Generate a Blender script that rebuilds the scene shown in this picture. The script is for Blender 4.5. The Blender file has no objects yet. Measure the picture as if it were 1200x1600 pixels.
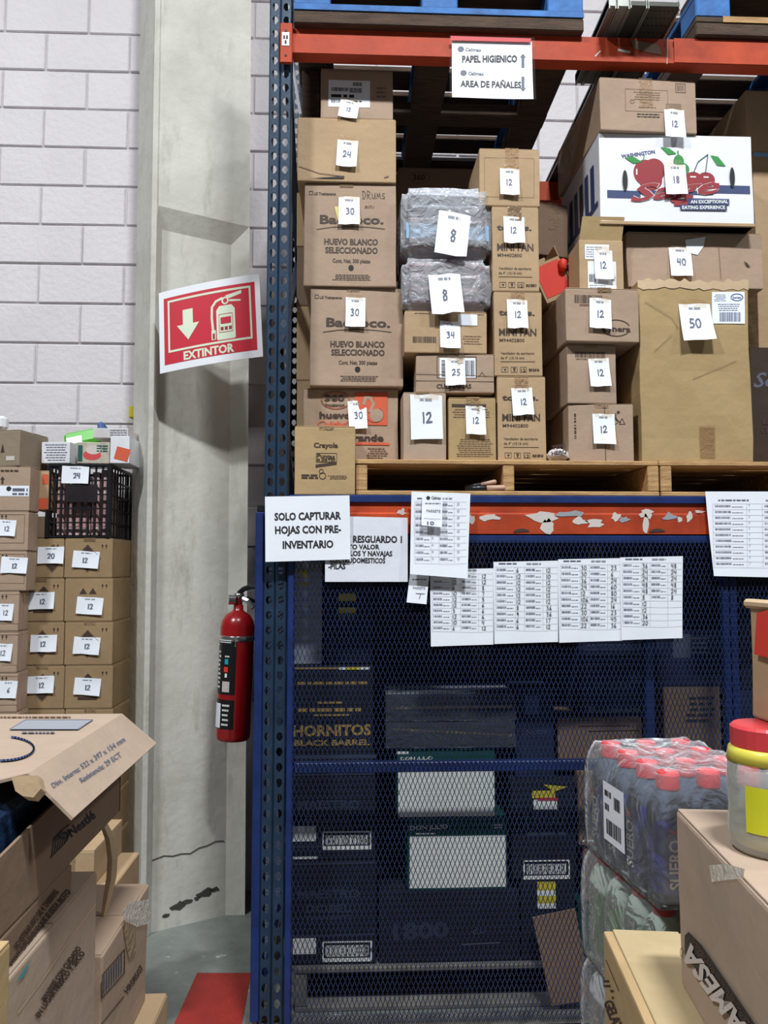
import bpy, bmesh, math, random
from mathutils import Vector, Matrix, noise
random.seed(7)
SC = bpy.context.scene
COL = SC.collection
# ------------------------------------------------------------------ camera
F = 1200.0                      # focal length in pixels of a 1200x1600 frame
PITCH, YAW = math.atan2(88, F), math.radians(2.43)
CAM = Vector((0, 0, 1.53))
cd = bpy.data.cameras.new('camera'); cam = bpy.data.objects.new('camera', cd); COL.objects.link(cam)
cd.sensor_fit = 'VERTICAL'; cd.sensor_height = 32.0; cd.lens = F / 1600 * 32.0
cd.clip_start = 0.05; cd.clip_end = 100
cam.location = CAM; cam.rotation_euler = (math.pi / 2 + PITCH, 0, -YAW)
SC.camera = cam
CR = cam.rotation_euler.to_matrix()
# ------------------------------------------------------------------ world, lamps, exposure
w = bpy.data.worlds.new('world'); SC.world = w; w.use_nodes = True
w.node_tree.nodes['Background'].inputs[0].default_value = (0.86, 0.92, 1.0, 1)
w.node_tree.nodes['Background'].inputs[1].default_value = 0.075
def lamp(name, loc, energy, size, color=(0.93, 0.98, 1.0)):
    l = bpy.data.lights.new(name, 'AREA'); l.shape = 'RECTANGLE'; l.size = size[0]; l.size_y = size[1]
    l.energy = energy; l.color = color
    o = bpy.data.objects.new(name, l); COL.objects.link(o); o.location = loc
    return o
lamp('aisle_lamp', (1.0, -1.05, 7.2), 470, (0.9, 0.35))
lamp('aisle_lamp', (-3.4, -1.05, 7.2), 400, (0.9, 0.35))
lamp('aisle_lamp', (5.4, -1.05, 7.2), 200, (0.9, 0.35))
SC.view_settings.view_transform = 'Standard'
SC.view_settings.look = 'None'
SC.view_settings.gamma = 1.0
SC.view_settings.use_curve_mapping = False
SC.view_settings.exposure = 0.08
# ------------------------------------------------------------------ measuring helpers
def ray(px, py):
    return CR @ Vector(((px - 600) / F, -(py - 800) / F, -1.0))
def P(px, py, Y):
    d = ray(px, py); return CAM + d * (Y / d.y)
def PX(px, py, X):
    d = ray(px, py); return CAM + d * (X / d.x)
def PZ(px, py, Z):
    d = ray(px, py); return CAM + d * ((Z - CAM.z) / d.z)
# ------------------------------------------------------------------ materials
MATS = {}
def node_mat(name):
    m = bpy.data.materials.new(name); m.use_nodes = True
    nt = m.node_tree; return m, nt, nt.nodes['Principled BSDF']
def mat(name, col, rough=0.6, metal=0.0, var=0.12, scale=6.0, bump=0.0, bscale=60.0, dark=None, spec=0.5, stretch=None, cov=0.0, alpha=None):
    """plain surface with cloudy colour variation and fine relief"""
    if name in MATS: return MATS[name]
    m, nt, b = node_mat(name); N, L = nt.nodes, nt.links
    b.inputs['Roughness'].default_value = rough; b.inputs['Metallic'].default_value = metal
    b.inputs['Specular IOR Level'].default_value = spec
    tc = N.new('ShaderNodeTexCoord'); src = tc.outputs['Object']
    if stretch:
        mp = N.new('ShaderNodeMapping'); mp.inputs['Scale'].default_value = stretch
        L.new(src, mp.inputs['Vector']); src = mp.outputs['Vector']
    oi = N.new('ShaderNodeObjectInfo')
    add = N.new('ShaderNodeVectorMath'); add.operation = 'ADD'
    L.new(src, add.inputs[0]); L.new(oi.outputs['Random'], add.inputs[1]); src = add.outputs[0]
    nz = N.new('ShaderNodeTexNoise'); nz.inputs['Scale'].default_value = scale; nz.inputs['Detail'].default_value = 6
    nz.inputs['Roughness'].default_value = 0.65
    L.new(src, nz.inputs['Vector'])
    cr = N.new('ShaderNodeValToRGB')
    cr.color_ramp.elements[0].position = 0.3 - cov; cr.color_ramp.elements[1].position = 0.7 - cov
    dk = dark or tuple(c * (1 - var * 1.6) for c in col)
    lt = tuple(min(1, c * (1 + var * 0.6)) for c in col)
    cr.color_ramp.elements[0].color = (*dk, 1); cr.color_ramp.elements[1].color = (*lt, 1)
    L.new(nz.outputs['Fac'], cr.inputs['Fac']); L.new(cr.outputs['Color'], b.inputs['Base Color'])
    if bump:
        n2 = N.new('ShaderNodeTexNoise'); n2.inputs['Scale'].default_value = bscale; n2.inputs['Detail'].default_value = 4
        L.new(src, n2.inputs['Vector'])
        bp = N.new('ShaderNodeBump'); bp.inputs['Strength'].default_value = bump; bp.inputs['Distance'].default_value = 0.01
        L.new(n2.outputs['Fac'], bp.inputs['Height']); L.new(bp.outputs['Normal'], b.inputs['Normal'])
    if alpha is not None: b.inputs['Alpha'].default_value = alpha
    MATS[name] = m; return m
def kraft(name, col, var=0.07):
    """corrugated cardboard: mottled brown, faint flute lines, dull"""
    if name in MATS: return MATS[name]
    m = mat(name, col, 0.78, 0, var, 5.0, 0.0, spec=0.25)
    nt = m.node_tree; N, L = nt.nodes, nt.links; b = nt.nodes['Principled BSDF']
    tc = N.new('ShaderNodeTexCoord')
    wv = N.new('ShaderNodeTexWave'); wv.bands_direction = 'X'; wv.inputs['Scale'].default_value = 45; wv.inputs['Distortion'].default_value = 1.2
    L.new(tc.outputs['Object'], wv.inputs['Vector'])
    nz = N.new('ShaderNodeTexNoise'); nz.inputs['Scale'].default_value = 14; nz.inputs['Detail'].default_value = 5
    L.new(tc.outputs['Object'], nz.inputs['Vector'])
    mx = N.new('ShaderNodeMath'); mx.operation = 'MULTIPLY_ADD'; mx.inputs[1].default_value = 0.010
    L.new(wv.outputs['Fac'], mx.inputs[0]); L.new(nz.outputs['Fac'], mx.inputs[2])
    bp = N.new('ShaderNodeBump'); bp.inputs['Strength'].default_value = 0.35; bp.inputs['Distance'].default_value = 0.012
    L.new(mx.outputs[0], bp.inputs['Height']); L.new(bp.outputs['Normal'], b.inputs['Normal'])
    return m
def clear_mat(name, col, fac=0.2, rough=0.15, bump=0.6, bscale=18.0, tint=(1, 1, 1), ior=1.3):
    """clear film: mostly see-through, with a wrinkled gloss"""
    if name in MATS: return MATS[name]
    m, nt, b = node_mat(name); N, L = nt.nodes, nt.links
    b.inputs['Base Color'].default_value = (*col, 1); b.inputs['Roughness'].default_value = rough
    tr = N.new('ShaderNodeBsdfTransparent'); tr.inputs[0].default_value = (*tint, 1)
    mx = N.new('ShaderNodeMixShader'); out = N['Material Output']
    tc = N.new('ShaderNodeTexCoord'); nz = N.new('ShaderNodeTexNoise'); nz.inputs['Scale'].default_value = bscale
    nz.inputs['Detail'].default_value = 3; nz.inputs['Distortion'].default_value = 1.5
    L.new(tc.outputs['Object'], nz.inputs['Vector'])
    bp = N.new('ShaderNodeBump'); bp.inputs['Strength'].default_value = bump; bp.inputs['Distance'].default_value = 0.02
    L.new(nz.outputs['Fac'], bp.inputs['Height']); L.new(bp.outputs['Normal'], b.inputs['Normal'])
    fr = N.new('ShaderNodeFresnel'); fr.inputs[0].default_value = ior
    L.new(bp.outputs['Normal'], fr.inputs['Normal'])
    ad = N.new('ShaderNodeMath'); ad.operation = 'ADD'; ad.use_clamp = True; ad.inputs[1].default_value = fac
    L.new(fr.outputs[0], ad.inputs[0]); L.new(ad.outputs[0], mx.inputs[0])
    L.new(tr.outputs[0], mx.inputs[1]); L.new(b.outputs[0], mx.inputs[2]); L.new(mx.outputs[0], out.inputs['Surface'])
    MATS[name] = m; return m
def srgb(r, g, b):
    f = lambda c: (c / 255 / 12.92) if c / 255 <= 0.04045 else ((c / 255 + 0.055) / 1.055) ** 2.4
    return (f(r), f(g), f(b))
K1 = kraft('kraft_pink', srgb(172, 147, 127)); K2 = kraft('kraft_tan', srgb(182, 153, 120)); K3 = kraft('kraft_yellow', srgb(180, 152, 112))
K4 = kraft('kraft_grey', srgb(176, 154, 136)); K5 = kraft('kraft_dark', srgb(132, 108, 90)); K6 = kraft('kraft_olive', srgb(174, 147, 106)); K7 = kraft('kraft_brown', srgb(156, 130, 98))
KEDGE = kraft('kraft_edge', srgb(205, 178, 145))
WHITEBOX = mat('white_board', srgb(232, 232, 240), 0.5, var=0.03, bump=0.1, bscale=10)
PAPER = mat('white_paper', srgb(238, 241, 250), 0.6, var=0.015, scale=3, bump=0.12, bscale=12)
PAPER2 = mat('sleeved_paper', srgb(226, 228, 238), 0.45, var=0.02, scale=3, bump=0.25, bscale=14)
INK = {k: mat('ink_' + k, srgb(*c), 0.6, var=0.05) for k, c in dict(
    black=(38, 36, 40), brown=(66, 48, 38), faint=(128, 100, 80), pencil=(96, 100, 118), grey=(150, 152, 160), pale=(190, 192, 200), dim=(46, 52, 70), navy=(52, 66, 110), red=(196, 44, 60),
    cherry=(150, 40, 48), orange=(214, 92, 60), green=(44, 140, 62), dgreen=(22, 84, 74), white=(240, 242, 240), gold=(176, 142, 74), steel=(60, 72, 96), yellow=(214, 196, 40),
    cream=(222, 232, 208), blue=(60, 90, 150), skyblue=(140, 180, 214), teal=(40, 160, 176), slate=(96, 100, 116), scuff=(206, 196, 190), hot=(224, 58, 40), pinkred=(206, 70, 74), hole=(14, 12, 12)).items()}
TAPE = clear_mat('clear_tape', (0.80, 0.72, 0.62), 0.07, 0.10, 0.35, 40, (0.97, 0.91, 0.83), 1.15)
BTAPE = clear_mat('brown_tape', (0.40, 0.27, 0.16), 0.40, 0.2, 0.4, 30, (0.9, 0.8, 0.65))
FILM = clear_mat('film', (0.90, 0.91, 0.96), 0.30, 0.07, 0.9, 16)
SLEEVE = clear_mat('sleeve', (0.85, 0.87, 0.92), 0.02, 0.08, 0.12, 9, (1, 1, 1), 1.08)
WRAP = clear_mat('shrink_wrap', (0.88, 0.90, 0.94), 0.05, 0.07, 0.7, 12)
BLUE = mat('blue_paint', srgb(26, 48, 106), 0.42, 0, 0.25, 9, 0.1, 90)
UPB = mat('upright_blue', srgb(36, 57, 80), 0.38, 0.1, 0.22, 10, 0.08, 90)
MESHB = mat('mesh_blue', srgb(38, 52, 88), 0.45, 0.1, 0.3, 7)
ORANGE = mat('beam_orange', srgb(178, 66, 34), 0.6, 0, 0.12, 7, 0.05, 80, dark=srgb(158, 54, 28), spec=0.3)
ORANGE2 = mat('beam_orange_worn', srgb(186, 70, 34), 0.6, 0, 0.2, 5, 0.05, 80, dark=srgb(146, 50, 26), spec=0.3)
WOOD = mat('pallet_wood', srgb(196, 158, 108), 0.75, 0, 0.22, 5, 0.3, 30, stretch=(1.5, 14, 14), dark=srgb(150, 110, 70))
WOODD = mat('old_wood', srgb(84, 64, 50), 0.85, 0, 0.35, 6, 0.4, 30, stretch=(1.5, 14, 14))
WOODB = mat('blue_wood', srgb(56, 118, 186), 0.7, 0, 0.25, 8, 0.3, 30, dark=srgb(36, 78, 136))
STEEL = mat('galvanised', srgb(150, 152, 146), 0.45, 0.6, 0.15, 12)
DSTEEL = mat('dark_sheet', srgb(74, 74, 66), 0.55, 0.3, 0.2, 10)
CONC = mat('column_concrete', srgb(206, 203, 194), 0.8, 0, 0.10, 3.0, 0.25, 25, dark=srgb(184, 180, 170), cov=0.12)
BLOCK = mat('painted_block', srgb(216, 209, 212), 0.62, 0, 0.035, 2.2, 0.35, 34)
MORTAR = mat('painted_mortar', srgb(196, 190, 194), 0.8, 0, 0.10, 6, 0.4, 40)
BLACKP = mat('black_plastic', srgb(26, 26, 30), 0.35, var=0.1)
RED = mat('extinguisher_red', srgb(160, 22, 26), 0.25, var=0.06, spec=0.6)
CHROME = mat('chrome', srgb(200, 200, 200), 0.2, 0.9, var=0.05)
NAVYBOX = kraft('navy_carton', srgb(34, 42, 70), 0.2); BLACKBOX = kraft('black_carton', srgb(26, 28, 38), 0.2)
GREENBOX = kraft('green_carton', srgb(18, 72, 66), 0.1)
# ------------------------------------------------------------------ mesh helpers
class MB:
    """collects quads, bars, tubes and lathes into one mesh"""
    def __init__(s): s.v = []; s.f = []
    def add(s, vs, fs):
        n = len(s.v); s.v += [tuple(p) for p in vs]; s.f += [tuple(i + n for i in f) for f in fs]; return s
    def box(s, c, size, M=None, ch=0.0):
        """box with chamfered edges"""
        hx, hy, hz = (d / 2 for d in size); ch = min(ch, hx * .6, hy * .6, hz * .6); c = Vector(c)
        if ch <= 0:
            vs = [Vector((x, y, z)) for x in (-hx, hx) for y in (-hy, hy) for z in (-hz, hz)]
            fs = [(0, 1, 3, 2), (4, 6, 7, 5), (0, 4, 5, 1), (2, 3, 7, 6), (0, 2, 6, 4), (1, 5, 7, 3)]
        else:
            vs = []; idx = {}
            for sx in (-1, 1):
                for sy in (-1, 1):
                    for sz in (-1, 1):
                        for a in range(3):
                            p = [sx * (hx - ch), sy * (hy - ch), sz * (hz - ch)]; p[a] = (sx * hx, sy * hy, sz * hz)[a]
                            idx[sx, sy, sz, a] = len(vs); vs.append(Vector(p))
            fs = []
            for a in range(3):
                b, d = (a + 1) % 3, (a + 2) % 3
                for sa in (-1, 1):
                    q = []
                    for sb, sd in ((-1, -1), (1, -1), (1, 1), (-1, 1)):
                        k = [0, 0, 0]; k[a] = sa; k[b] = sb; k[d] = sd; q.append(idx[(*k, a)])
                    fs.append(tuple(q if sa > 0 else q[::-1]))
                for sb in (-1, 1):
                    for sd in (-1, 1):
                        k0 = [0, 0, 0]; k1 = [0, 0, 0]; k0[a] = -1; k1[a] = 1
                        for k in (k0, k1): k[b] = sb; k[d] = sd
                        q = [idx[(*k0, b)], idx[(*k1, b)], idx[(*k1, d)], idx[(*k0, d)]]
                        fs.append(tuple(q if sb * sd > 0 else q[::-1]))
            for sx in (-1, 1):
                for sy in (-1, 1):
                    for sz in (-1, 1):
                        q = [idx[sx, sy, sz, a] for a in range(3)]; fs.append(tuple(q if sx * sy * sz > 0 else q[::-1]))
        vs = [(M @ p if M else p) + c for p in vs]
        return s.add(vs, fs)
    def span(s, a, b, ch=0.0):
        a, b = Vector(a), Vector(b); d = b - a
        return s.box((a + b) / 2, (abs(d.x), abs(d.y), abs(d.z)), ch=ch)
    def bar(s, a, b, w, t, up=(0, 0, 1), ch=0.0):
        a, b = Vector(a), Vector(b); x = (b - a); l = x.length; x.normalize()
        u = Vector(up); y = u.cross(x)
        if y.length < 1e-5: y = Vector((0, 1, 0)).cross(x)
        y.normalize(); z = x.cross(y)
        M = Matrix((x, y, z)).transposed()
        return s.box((a + b) / 2, (l, w, t), M, ch)
    def tube(s, pts, r, n=8, cap=True):
        pts = [Vector(p) for p in pts]; R = r if isinstance(r, (list, tuple)) else [r] * len(pts); vs = []; fs = []
        for i, p in enumerate(pts):
            d = (pts[min(i + 1, len(pts) - 1)] - pts[max(i - 1, 0)]).normalized()
            a = d.orthogonal().normalized() if i == 0 else (a - d * a.dot(d)).normalized()
            b = d.cross(a)
            vs += [p + (a * math.cos(2 * math.pi * k / n) + b * math.sin(2 * math.pi * k / n)) * R[i] for k in range(n)]
        for i in range(len(pts) - 1):
            fs += [(i * n + k, i * n + (k + 1) % n, (i + 1) * n + (k + 1) % n, (i + 1) * n + k) for k in range(n)]
        if cap: fs += [tuple(range(n))[::-1], tuple(range((len(pts) - 1) * n, len(pts) * n))]
        return s.add(vs, fs)
    def lathe(s, prof, n=20, c=(0, 0, 0), sq=0.0):
        """profile of (radius, height); sq > 0 squares the section"""
        vs = []; fs = []; c = Vector(c)
        for r, z in prof:
            for k in range(n):
                a = 2 * math.pi * k / n; q = 1 + sq * (1 / max(abs(math.cos(a)), abs(math.sin(a))) - 1)
                vs.append(c + Vector((r * q * math.cos(a), r * q * math.sin(a), z)))
        for i in range(len(prof) - 1):
            fs += [(i * n + k, i * n + (k + 1) % n, (i + 1) * n + (k + 1) % n, (i + 1) * n + k) for k in range(n)]
        fs += [tuple(range(n))[::-1], tuple(range((len(prof) - 1) * n, len(prof) * n))]
        return s.add(vs, fs)
    def mesh(s, name, m, smooth=False):
        me = bpy.data.meshes.new(name); me.from_pydata(s.v, [], s.f); me.materials.append(m); me.validate()
        if smooth:
            for p in me.polygons: p.use_smooth = True
        return me
    def build(s, name, m, parent=None, smooth=False, loc=None):
        return link(name, s.mesh(name, m, smooth), parent, loc)
def link(name, data, parent=None, loc=None, rot=None):
    o = bpy.data.objects.new(name, data); COL.objects.link(o)
    if parent: o.parent = parent
    if loc is not None: o.location = loc
    if rot is not None: o.rotation_euler = rot
    return o
def tag(o, label=None, cat=None, group=None, kind=None):
    if label: o['label'] = label
    if cat: o['category'] = cat
    if group: o['group'] = group
    if kind: o['kind'] = kind
    return o
def thing(name, label, cat, loc, rz=0.0, group=None, rx=0.0, ry=0.0):
    o = bpy.data.objects.new(name, None); COL.objects.link(o); o.location = loc; o.rotation_euler = (rx, ry, rz)
    o.empty_display_size = 0.05
    return tag(o, label, cat, group)
def struct(name, mb, m, label=None):
    o = mb.build(name, m); o['kind'] = 'structure'
    if label: o['label'] = label
    return o
# ------------------------------------------------------------------ flat print (built in picture-like 2D units, laid on a surface)
TXT = {}
def glyphs(body, bold=0.0, shear=0.0):
    k = (body, bold, shear)
    if k not in TXT:
        c = bpy.data.curves.new('lettering', 'FONT'); c.body = body; c.size = 1; c.offset = bold; c.shear = shear; c.resolution_u = 2
        o = bpy.data.objects.new('lettering', c); me = bpy.data.meshes.new_from_object(o)
        v = [(p.co.x, p.co.y) for p in me.vertices]; f = [tuple(p.vertices) for p in me.polygons]
        bpy.data.objects.remove(o); bpy.data.curves.remove(c); bpy.data.meshes.remove(me)
        TXT[k] = (v, f)
    return TXT[k]
CAPH = max(y for _, y in glyphs('H')[0])
D = {  # handwritten strokes in a unit box, y down
    '0': [[(.5, .02), (.15, .2), (.05, .6), (.3, .98), (.7, .92), (.92, .5), (.8, .12), (.45, .02)]],
    '1': [[(.35, .05), (.42, .5), (.4, 1)]], '2': [[(.08, .25), (.3, .02), (.72, .06), (.8, .32), (.45, .7), (.05, .97), (.95, .9)]],
    '3': [[(.12, .1), (.6, .02), (.78, .22), (.4, .44), (.82, .62), (.7, .92), (.1, .98)]], '4': [[(.2, .02), (.08, .55), (.85, .5)], [(.8, .0), (.72, 1)]],
    '5': [[(.88, .04), (.3, .06), (.22, .45), (.7, .45), (.86, .72), (.6, .97), (.08, .95)]], '6': [[(.7, .02), (.2, .45), (.12, .85), (.45, .99), (.8, .8), (.6, .55), (.2, .68)]],
    '7': [[(.08, .06), (.9, .04), (.45, 1)]], '8': [[(.75, .12), (.4, .02), (.22, .24), (.75, .65), (.7, .95), (.3, .96), (.25, .68), (.72, .3), (.75, .12)]],
    '9': [[(.8, .3), (.5, .02), (.15, .2), (.3, .5), (.8, .3), (.7, 1)]],
    'D': [[(.15, .05), (.1, .95)], [(.0, .05), (.6, .1), (.95, .5), (.5, .95), (.0, .95)]], 'R': [[(.1, .05), (.1, 1)], [(.1, .05), (.8, .15), (.7, .45), (.1, .5), (.9, 1)]],
    'U': [[(.1, .3), (.1, .9), (.6, .95), (.85, .3), (.9, .95)]], 'M': [[(.05, .95), (.15, .3), (.5, .8), (.8, .3), (.95, .95)]], 'S': [[(.85, .35), (.3, .35), (.3, .6), (.8, .7), (.7, .95), (.1, .95)]],
    'm': [[(.05, 1), (.1, .5), (.4, .6), (.45, 1), (.5, .6), (.85, .55), (.95, 1)]], 'i': [[(.5, .5), (.5, 1)]], 'n': [[(.1, 1), (.1, .5), (.6, .5), (.8, 1)]], 'T': [[(.0, .1), (1, .05)], [(.5, .1), (.45, 1)]]}
class Ink:
    """2D shapes by colour; units are whatever the mapper takes"""
    def __init__(s): s.c = {}
    def _m(s, col): return s.c.setdefault(col, ([], []))
    def poly(s, col, pts):
        v, f = s._m(col); n = len(v); v += [tuple(p) for p in pts]; f.append(tuple(range(n, n + len(pts)))); return s
    def rect(s, col, x0, y0, x1, y1, a=0.0):
        p = [(x0, y0), (x1, y0), (x1, y1), (x0, y1)]
        nx, ny = max(1, math.ceil(abs(x1 - x0) / 12)), max(1, math.ceil(abs(y1 - y0) / 12))
        if nx * ny > 1 and not a:                       # large fields follow an uneven face
            v, f = s._m(col); n = len(v)
            v += [(x0 + (x1 - x0) * i / nx, y0 + (y1 - y0) * j / ny) for j in range(ny + 1) for i in range(nx + 1)]
            f += [(n + j * (nx + 1) + i, n + j * (nx + 1) + i + 1, n + (j + 1) * (nx + 1) + i + 1, n + (j + 1) * (nx + 1) + i) for j in range(ny) for i in range(nx)]
            return s
        if a:
            cx, cy = (x0 + x1) / 2, (y0 + y1) / 2; ca, sa = math.cos(a), math.sin(a)
            p = [(cx + (x - cx) * ca - (y - cy) * sa, cy + (x - cx) * sa + (y - cy) * ca) for x, y in p]
        return s.poly(col, p)
    def line(s, col, pts, w):
        for (ax, ay), (bx, by) in zip(pts, pts[1:]):
            dx, dy = bx - ax, by - ay; l = math.hypot(dx, dy) or 1e-9; nx, ny = -dy / l * w / 2, dx / l * w / 2; ex, ey = dx / l * w * .3, dy / l * w * .3
            s.poly(col, [(ax + nx - ex, ay + ny - ey), (bx + nx + ex, by + ny + ey), (bx - nx + ex, by - ny + ey), (ax - nx - ex, ay - ny - ey)])
        return s
    def frame(s, col, x0, y0, x1, y1, w): return s.line(col, [(x0, y0), (x1, y0), (x1, y1), (x0, y1), (x0, y0)], w)
    def ell(s, col, cx, cy, rx, ry, w=None, a0=0, a1=360, n=24):
        pts = [(cx + rx * math.cos(math.radians(a0 + (a1 - a0) * i / n)), cy + ry * math.sin(math.radians(a0 + (a1 - a0) * i / n))) for i in range(n + 1)]
        return s.line(col, pts, w) if w else s.poly(col, pts[:-1])
    def text(s, col, body, x0, y0, x1, y1, h, bold=0.015, shear=0.0):
        """baseline from (x0,y0) to (x1,y1), capitals h high"""
        gv, gf = glyphs(body, round(min(bold * 1.9, .036), 4), shear)
        if not gv: return s
        a = min(p[0] for p in gv); b = max(p[0] for p in gv); L = math.hypot(x1 - x0, y1 - y0) or 1
        ux, uy = (x1 - x0), (y1 - y0); nx, ny = uy / L * h, -ux / L * h
        v, f = s._m(col); n = len(v)
        v += [(x0 + ux * (x - a) / (b - a) + nx * y / CAPH, y0 + uy * (x - a) / (b - a) + ny * y / CAPH) for x, y in gv]
        f += [tuple(i + n for i in q) for q in gf]; return s
    def hand(s, col, body, x0, y0, cw, h, w, rot=0.0):
        """handwriting, top left at (x0,y0)"""
        ca, sa = math.cos(rot), math.sin(rot); x = 0
        for ch in body:
            wd = cw * (0.55 if ch in '1i' else 1)
            for st in D.get(ch, []):
                j = lambda: random.uniform(-.04, .04)
                pts = [((x + (px + j()) * wd), (py + j()) * h) for px, py in st]
                s.line(col, [(x0 + px * ca - py * sa, y0 + px * sa + py * ca) for px, py in pts], w)
            x += wd * 1.22
        return s
    def bars(s, col, x0, y0, x1, y1, step=1.2, vert=True):
        x = x0 if vert else y0
        while x < (x1 if vert else y1) - .3 * step:
            wd = step * random.choice((.4, .5, .9, 1.3))
            if vert: s.rect(col, x, y0, min(x + wd, x1), y1)
            else: s.rect(col, x0, x, x1, min(x + wd, y1))
            x += wd + step * random.choice((.45, .6, .9))
        return s
    def micro(s, col, x0, y0, x1, y1, n, fill=0.55, ragged=0.0, slope=0.0):
        """rows of print too small to read"""
        for i in range(n):
            y = y0 + (y1 - y0) * (i + .2) / n; hh = (y1 - y0) / n * fill; x = x0 + random.uniform(0, ragged) * (x1 - x0); xe = x1 - random.uniform(0, ragged) * (x1 - x0)
            while x < xe:
                wd = random.uniform(1.2, 4.5) * hh; e = min(x + wd, xe); dy = slope * (x - x0)
                s.rect(col, x, y + dy, e, y + hh + dy); x = e + hh * .6
        return s
    def build(s, parent, mapper, name='lettering', lift=0.0):
        """one mesh per colour and per cluster of neighbouring marks"""
        for k, (col, (v, f)) in enumerate(s.c.items()):
            if not f: continue
            pts = [Vector(mapper(x, y, lift + k * 0.0004)) for x, y in v]
            par = list(range(len(v)))
            def find(i):
                while par[i] != i: par[i] = par[par[i]]; i = par[i]
                return i
            for q in f:
                for i in q[1:]: par[find(i)] = find(q[0])
            box = {}
            for i, pt in enumerate(pts):
                r = find(i)
                if r in box: lo, hi = box[r]; box[r] = ([min(a, b) for a, b in zip(lo, pt)], [max(a, b) for a, b in zip(hi, pt)])
                else: box[r] = (list(pt), list(pt))
            cl = []                                     # clusters: [lo, hi, roots]
            for r, (lo, hi) in box.items():
                cl.append([lo, hi, [r]])
            done = False
            while not done:
                done = True; out = []
                for c in cl:
                    for o in out:
                        g = math.sqrt(sum(max(0, o[0][i] - c[1][i], c[0][i] - o[1][i]) ** 2 for i in range(3)))
                        if g <= .0195:
                            o[0] = [min(a, b) for a, b in zip(o[0], c[0])]; o[1] = [max(a, b) for a, b in zip(o[1], c[1])]; o[2] += c[2]; done = False; break
                    else: out.append(c)
                cl = out
            which = {r: n for n, c in enumerate(cl) for r in c[2]}
            for n in range(len(cl)):
                idx = {}; ff = []
                for q in f:
                    if which[find(q[0])] == n: ff.append(tuple(idx.setdefault(i, len(idx)) for i in q))
                me = bpy.data.meshes.new(name); me.from_pydata([tuple(pts[i]) for i in idx], [], ff)
                me.materials.append(INK[col] if isinstance(col, str) else col)
                link(name, me, parent)
def world_plane_mapper(root, point, normal, lift):
    """picture coordinates -> local coordinates on a plane of a thing"""
    inv = root_matrix(root).inverted(); n = Vector(normal).normalized(); p0 = Vector(point)
    def f(px, py, e=0.0):
        d = ray(px, py); t = (p0 - CAM).dot(n) / d.dot(n)
        return inv @ (CAM + d * t + n * (lift + e))
    return f
def root_matrix(o):
    return Matrix.Translation(o.location) @ o.rotation_euler.to_matrix().to_4x4()
# ------------------------------------------------------------------ cartons
def crumple(seed, amp, freq=5.0):
    def f(p):
        if amp == 0: return Vector((0, 0, 0))
        q = Vector(p) * freq + Vector((seed * 3.1, seed * 1.7, seed))
        return noise.noise_vector(q) * amp
    return f
def carton_body(w, d, h, dis, bev=0.004, cuts=7):
    bm = bmesh.new(); bmesh.ops.create_cube(bm, size=1)
    for v in bm.verts: v.co = Vector((v.co.x * w, v.co.y * d, (v.co.z + .5) * h))
    bmesh.ops.bevel(bm, geom=bm.edges[:], offset=min(bev, w * .1, d * .1, h * .1), segments=2, affect='EDGES', profile=0.6)
    long = [e for e in bm.edges if e.calc_length() > 0.03]
    bmesh.ops.subdivide_edges(bm, edges=long, cuts=cuts, use_grid_fill=True)
    for v in bm.verts:
        q = dis(v.co); v.co += Vector((q.x, q.y, q.z * (0.0 if v.co.z < 0.01 else 0.6)))
    me = bpy.data.meshes.new('body'); bm.to_mesh(me); bm.free()
    return me
SEED = [0]; TOP = [0.0]
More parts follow.
